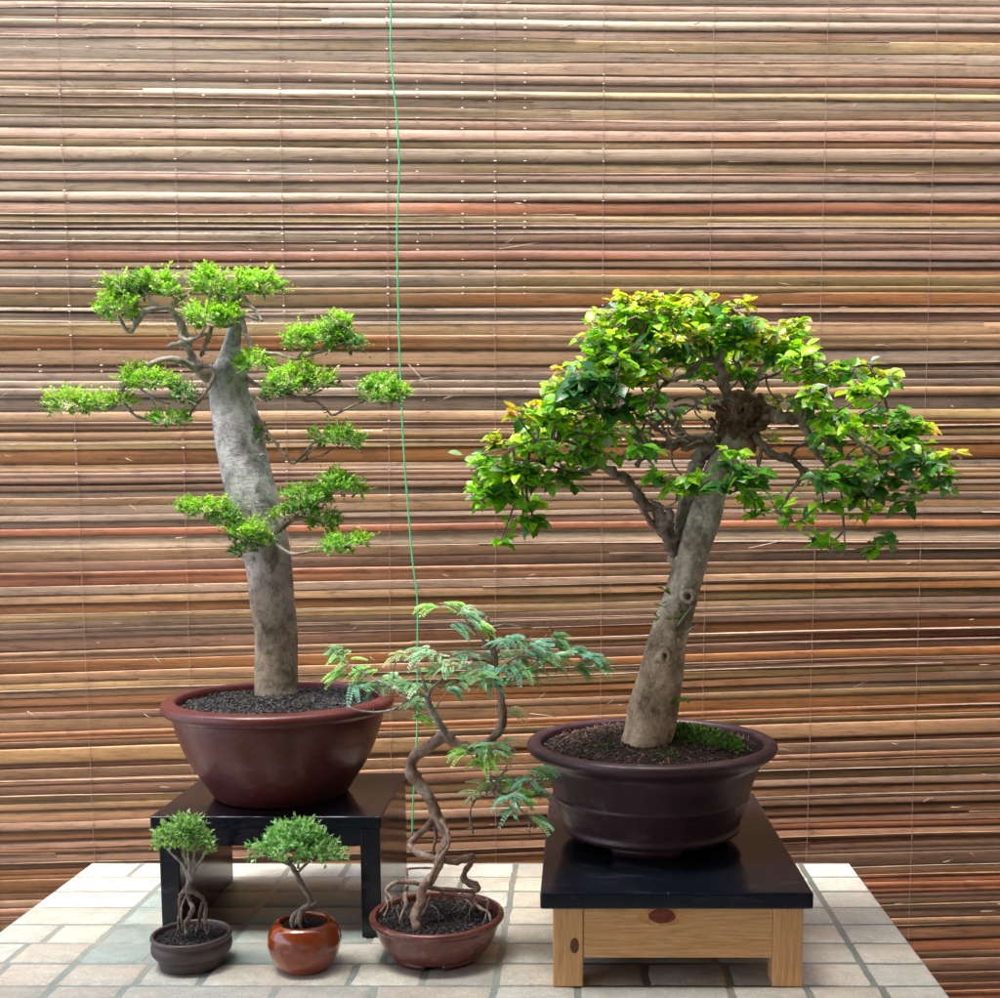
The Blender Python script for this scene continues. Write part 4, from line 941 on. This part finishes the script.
FCL=[(430,606,14,4,'y',-1),(455,605,16,5,'y',1),(468,612,14,6,'p',1),(480,625,9,9,'y',1),(458,628,12,8,'t',1),(470,618,10,6,'t',1),(336,652,18,7,'d',-1),(345,658,10,8,'y',0),(338,674,14,6,'y',-1),(364,670,18,6,'y',-1),(356,686,14,5,'t',0),(378,684,10,8,'d',0),(393,679,16,8,'p',0),(400,686,12,8,'p',1),(415,690,14,10,'p',0),(412,704,12,8,'d',0),(420,700,9,8,'p',0),(418,718,8,6,'y',1),(398,655,9,8,'s',0),
 (422,652,14,6,'p',-1),(436,656,14,6,'p',0),(448,666,14,7,'p',0),(438,670,12,5,'d',0),(462,656,12,6,'t',0),(460,680,9,9,'d',0),(452,690,8,5,'t',1),(476,668,10,6,'t',0),(486,658,14,9,'t',0),(482,676,12,8,'d',0),(498,670,12,10,'t',0),(492,684,10,7,'t',0),(508,656,16,9,'p',0),(514,668,16,8,'t',0),(520,642,16,7,'d',0),(506,640,12,7,'t',0),(530,656,16,8,'t',1),(525,672,10,6,'d',0),
 (543,648,18,9,'t',1),(548,664,14,8,'d',0),(560,646,14,7,'d',1),(562,658,16,8,'p',1),(576,654,14,8,'t',1),(590,658,14,7,'t',1),(600,664,10,7,'d',1),(580,668,10,6,'d',1),(538,672,9,6,'d',0),(556,636,10,5,'d',1),
 (462,752,10,5,'y',-1),(476,750,14,8,'y',0),(490,748,14,8,'p',0),(502,746,10,8,'p',1),(494,758,14,7,'y',0),(482,762,12,6,'y',0),(510,712,8,4,'s',1),(525,780,10,5,'t',0),(536,772,12,5,'d',1),(543,770,7,4,'d',1),(534,788,9,6,'t',1),(514,786,9,5,'y',0),(505,780,9,5,'d',0),(486,786,10,5,'s',-1),(508,800,9,8,'t',0),(512,812,8,8,'t',0),(524,800,9,5,'y',1),(540,820,10,6,'p',1),(532,816,8,5,'s',1),(478,796,7,4,'s',-1)]
mbF=MB(); mbT=MB(); r=random.Random(15)
for (px,py,rx,ry,kd,bias) in FCL:
    Yc=1.385+r.uniform(-.035,.03); c=P(px,py,Yc); s=S(Yc)
    q0=min(BR3,key=lambda q:(q-c).length)
    c2=c+Vector((-bias*rx*s*.4,0,ry*s*.2))
    tube(mbT,[(q0,.0009),((q0+c2)/2+Vector((0,0,.002)),.0007),(c2,.0005)],5,3)
    n=6+int(rx*ry*.068)
    for k in range(n):
        a=r.uniform(-.8,.8) if bias else r.uniform(-PI,PI)
        dx=math.cos(a)*(bias if bias else 1); d=Vector((dx,math.sin(a)*.7-.2,r.uniform(-.35,.45)))
        p=c2+Vector((r.uniform(-1,1)*rx*s*.45,r.uniform(-1,1)*.008,r.uniform(-1,1)*ry*s*.5))
        Ln=r.uniform(.013,.024); 
        frond(mbF,p,d,Vector((r.uniform(-.3,.3),-.5,1)),Ln,Ln*r.uniform(.26,.40),r.choice(FC[kd]),r,r.randint(8,11),r.uniform(.2,.7))
mbT.build('twigs',M_VINE,b3); mbF.build('crown',M_LEAF_F,b3)

# ================================================================ 4,5. SMALL BONSAI
def dome(mb,tw,c,rx,ry,rz,n,r,Ls,pal):
    for _ in range(n):
        q=rnd_dir(r,-.45,1); rr=r.uniform(.45,1.0)**.5*(1+.12*noise.noise(q*2.2+c*40))
        p=c+Vector((q.x*rx*rr,q.y*ry*rr,q.z*rz*rr))
        out=(Vector((q.x,q.y,q.z+.35))+rnd_dir(r)*.5).normalized(); k=r.randint(4,6); sl=Ls*r.uniform(.8,1.6)
        for i in range(k):
            t=(i+1)/k; d=(out+rnd_dir(r)*(.9 if i<k-1 else .2)); L0=Ls*r.uniform(.7,1.15)
            leaf(mb,p+out*sl*t,d,out+rnd_dir(r)*.5,L0,L0*.5,tuple(Vector(r.choice(pal))*r.uniform(.9,1.35)),.35,.15,False)
        if r.random()<.5: tube(tw,[(c+Vector((0,0,-rz*.5)),.0007),(c.lerp(p,.6)+Vector((0,0,-.001)),.0006),(p,.0004)],4,2,cap=False)
PT=[(.38,.60,.26),(.26,.48,.16),(.50,.70,.42),(.15,.32,.08)]
PT2=[(.36,.64,.28),(.22,.48,.15),(.55,.78,.52),(.13,.32,.10)]
g='small potted bonsai at the front of the table'
SY=1.36; sx_=P(191.5,938,SY).x
b4=bonsai_root((sx_,SY,0),'tiny bonsai with looping exposed roots in a low dark grey brown pot',g)
z=.0006
prof=[(.020,z),(.0355,z),(.0375,z+.002),(.0390,z+.009),(.0395,z+.0115),(.042,z+.0135),(.0452,z+.017),(.0465,z+.022),(.0462,z+.027),(.0448,z+.0305),(.0455,z+.033),(.0468,z+.035),(.0465,z+.037),(.0450,z+.0383),(.0425,z+.0378),(.0415,z+.034),(.041,z+.028)]
mp4=m_pot('grey_brown_clay',(.085,.062,.058),(.060,.043,.042),.5,.15,(.16,.13,.12),.66,0,200)
M1=MB(); revolve(M1,sx_,SY,smooth_prof(prof,3),80,.006); M1.build('pot',mp4,b4)
soil(sx_,SY,.0415,z+.031,.004,800,.0016,b4,BLK,9)
paths=[[(187,934,3,1.345),(186,924,3,1.345),(190,916,3.2,1.345),(193,908,3.2,1.345),(189,900,3,1.35),(187,892,3.2,1.355),(189,884,3.4,1.36)],
 [(208,934,2.6,1.35),(206,926,2.8,1.35),(205,916,2.8,1.35),(206,907,2.6,1.355),(203,899,2.6,1.36),(196,893,2.8,1.36),(190,886,3,1.36)],
 [(179,930,2.6,1.37),(179,920,2.4,1.37),(180,908,2.4,1.365),(180,898,2.4,1.365),(184,890,2.6,1.36),(188,884,3,1.36)],
 [(197,932,2.2,1.37),(199,922,2.2,1.37),(200,912,2,1.36),(202,902,2,1.36)],[(183,928,1.8,1.34),(181,914,1.8,1.34),(183,902,1.8,1.35),(188,893,2,1.35)],
 [(179,895,1.6,1.35),(185,892,2,1.348),(193,893,1.8,1.35)]]
for g_ in paths:
    mb=MB(); tube(mb,pxt(g_,1.36,.72),8,5,.45,260,.3,110); mb.build('root',M_BRANCH,b4)
mb=MB()
for g_ in [[(188,893,5,1.358),(189,884,4.6,1.36),(190,874,4.2,1.36),(188,864,3.8,1.36),(185,854,3,1.36),(182,846,2,1.36)],
 [(189,882,2.6,1.355),(186,870,2.2,1.355),(179,860,1.9,1.355),(171,853,1.6,1.355),(165,846,1.2,1.35)],
 [(190,880,2.6,1.352),(193,868,2.2,1.35),(194,856,1.8,1.35),(196,845,1.4,1.35)],
 [(191,878,2.4,1.365),(197,867,2,1.365),(203,857,1.6,1.365),(206,848,1.2,1.365)],[(189,876,2,1.35),(189,862,1.8,1.345),(187,848,1.3,1.345)]]:
    tube(mb,pxt(g_,1.36,.74),9,5,.45,260,.3,110)
mb.build('trunk',M_BRANCH_P,b4)
r=random.Random(51); mb=MB(); tw=MB(); s=S(1.36)
for (px,py,rx,ry,n) in ((182,836,19,12,150),(168,840,10,11,60),(199,843,10,9,50),(186,827,13,8,60),(205,850,5,4,12)):
    dome(mb,tw,P(px,py,1.355),rx*s,rx*s*.8,ry*s,n,r,.0064,PT)
mb.build('crown',M_LEAF_T,b4); tw.build('twigs',M_BRANCH,b4)

OY=1.35; ox=P(304.5,940,OY).x
b5=bonsai_root((ox,OY,0),'tiny dome crowned bonsai in a round glossy orange brown pot',g)
prof=[(.018,z),(.0265,z),(.0295,z+.0015),(.0345,z+.008),(.0395,z+.018),(.0425,z+.029),(.0428,z+.036),(.0410,z+.044),(.0370,z+.0515),(.0330,z+.0552),(.0305,z+.0565),(.0285,z+.0560),(.0275,z+.0535),(.0275,z+.046)]
mp5=m_pot('orange_brown_glaze',(.32,.058,.008),(.20,.032,.006),.14,.08,(.20,.09,.05),.74,.6,60)
M1=MB(); revolve(M1,ox,OY,smooth_prof(prof,4),96,.008)
for v in M1.v:       # shallow pressed features on the front face
    for (dx,dz,w,dp) in ((-.012,.036,.0060,.0020),(.010,.037,.0060,.0020),(-.001,.026,.010,.0013),(.020,.033,.004,-.0016)):
        if v.y<OY:
            q=math.exp(-(((v.x-ox-dx)/w)**2+((v.z-dz)/(w*.7))**2)); v.y+=dp*q
M1.build('pot',mp5,b5)
soil(ox,OY,.0277,z+.049,.004,420,.0015,b5,BLK,10,6)
mb=MB()
for g_ in [[(297,926,4,1.345),(298,918,4.2,1.345),(301,911,4,1.345),(309,905,3.6,1.345),(310,899,3.4,1.35),(305,890,3.2,1.35),(300,882,3.2,1.35),(297,875,3.2,1.35),(293,868,3,1.35),(288,861,2.2,1.35),(283,853,1.5,1.35)],
 [(310,906,1.8,1.345),(314,904,1.4,1.34),(316,900,.9,1.34)],[(297,874,2,1.35),(302,868,1.8,1.35),(309,862,1.5,1.35),(318,856,1,1.35)],[(291,866,2,1.35),(282,862,1.7,1.345),(272,858,1.2,1.345),(264,854,.9,1.345)],[(298,868,1.8,1.34),(299,858,1.5,1.335),(300,846,1,1.335)]]:
    tube(mb,pxt(g_,1.35,.78),9,5,.5,240,.35,100)
mb.build('trunk',M_BRANCH,b5)
for g_ in [[(300,911,3,1.345),(295,914,2.6,1.34),(292,920,2.4,1.335),(293,930,2,1.33)],[(301,912,3,1.34),(299,920,2.6,1.33),(302,930,2,1.33)],[(304,908,2.4,1.35),(303,916,2,1.35),(307,924,1.6,1.35)]]:
    mb=MB(); tube(mb,pxt(g_,1.34),8,3,.35,200,.2,80); mb.build('root',M_BRANCH,b5)
mb=MB(); tw=MB()
for (px,py,rx,ry,n) in ((292,846,30,14,190),(268,853,17,9,50),(318,854,20,9,70),(302,835,17,10,70),(290,834,16,9,50),(314,838,8,7,16),(333,857,8,4,14)):
    dome(mb,tw,P(px,py,1.345),rx*s,rx*s*.8,ry*s,n,r,.0070,PT2)
mb.build('crown',M_LEAF_T,b5); tw.build('twigs',M_BRANCH,b5)

# ---------------------------------------------------------------- camera, light, render
cam=bpy.data.cameras.new('camera'); co=bpy.data.objects.new('camera',cam); COL.objects.link(co)
co.location=(0,0,H); co.rotation_euler=(PI/2-PITCH,0,0)
cam.sensor_fit='HORIZONTAL'; cam.sensor_width=36; cam.lens=F/1000*36
cam.shift_x=(500-CX)/1000; cam.shift_y=(CY-499)/1000
cam.clip_start=.05; cam.clip_end=200
scene.camera=co
SUN_EL=math.radians(71); SUN_AZ=math.radians(222)   # azimuth measured from +Y clockwise: behind the camera, to the left
world=bpy.data.worlds.new('World'); scene.world=world; world.use_nodes=True
nt=world.node_tree; bg=nt.nodes['Background']
sky=nt.nodes.new('ShaderNodeTexSky'); sky.sky_type='NISHITA'; sky.sun_disc=False
sky.sun_elevation=SUN_EL; sky.sun_rotation=SUN_AZ; sky.air_density=1.0; sky.dust_density=4.0; sky.ozone_density=1
nt.links.new(sky.outputs[0],bg.inputs[0]); bg.inputs[1].default_value=.15
sd=bpy.data.lights.new('sun','SUN'); sd.energy=1.5; sd.angle=math.radians(26); sd.color=(1,.97,.92)
so_=bpy.data.objects.new('sun',sd); COL.objects.link(so_)
dv=Vector((math.sin(SUN_AZ)*math.cos(SUN_EL),math.cos(SUN_AZ)*math.cos(SUN_EL),math.sin(SUN_EL)))
so_.rotation_euler=dv.to_track_quat('Z','Y').to_euler(); so_.location=(0,0,3)
scene.view_settings.view_transform='Standard'; scene.view_settings.look='None'
scene.view_settings.exposure=2.0; scene.view_settings.gamma=1
scene.render.engine='CYCLES'
scene.cycles.max_bounces=6
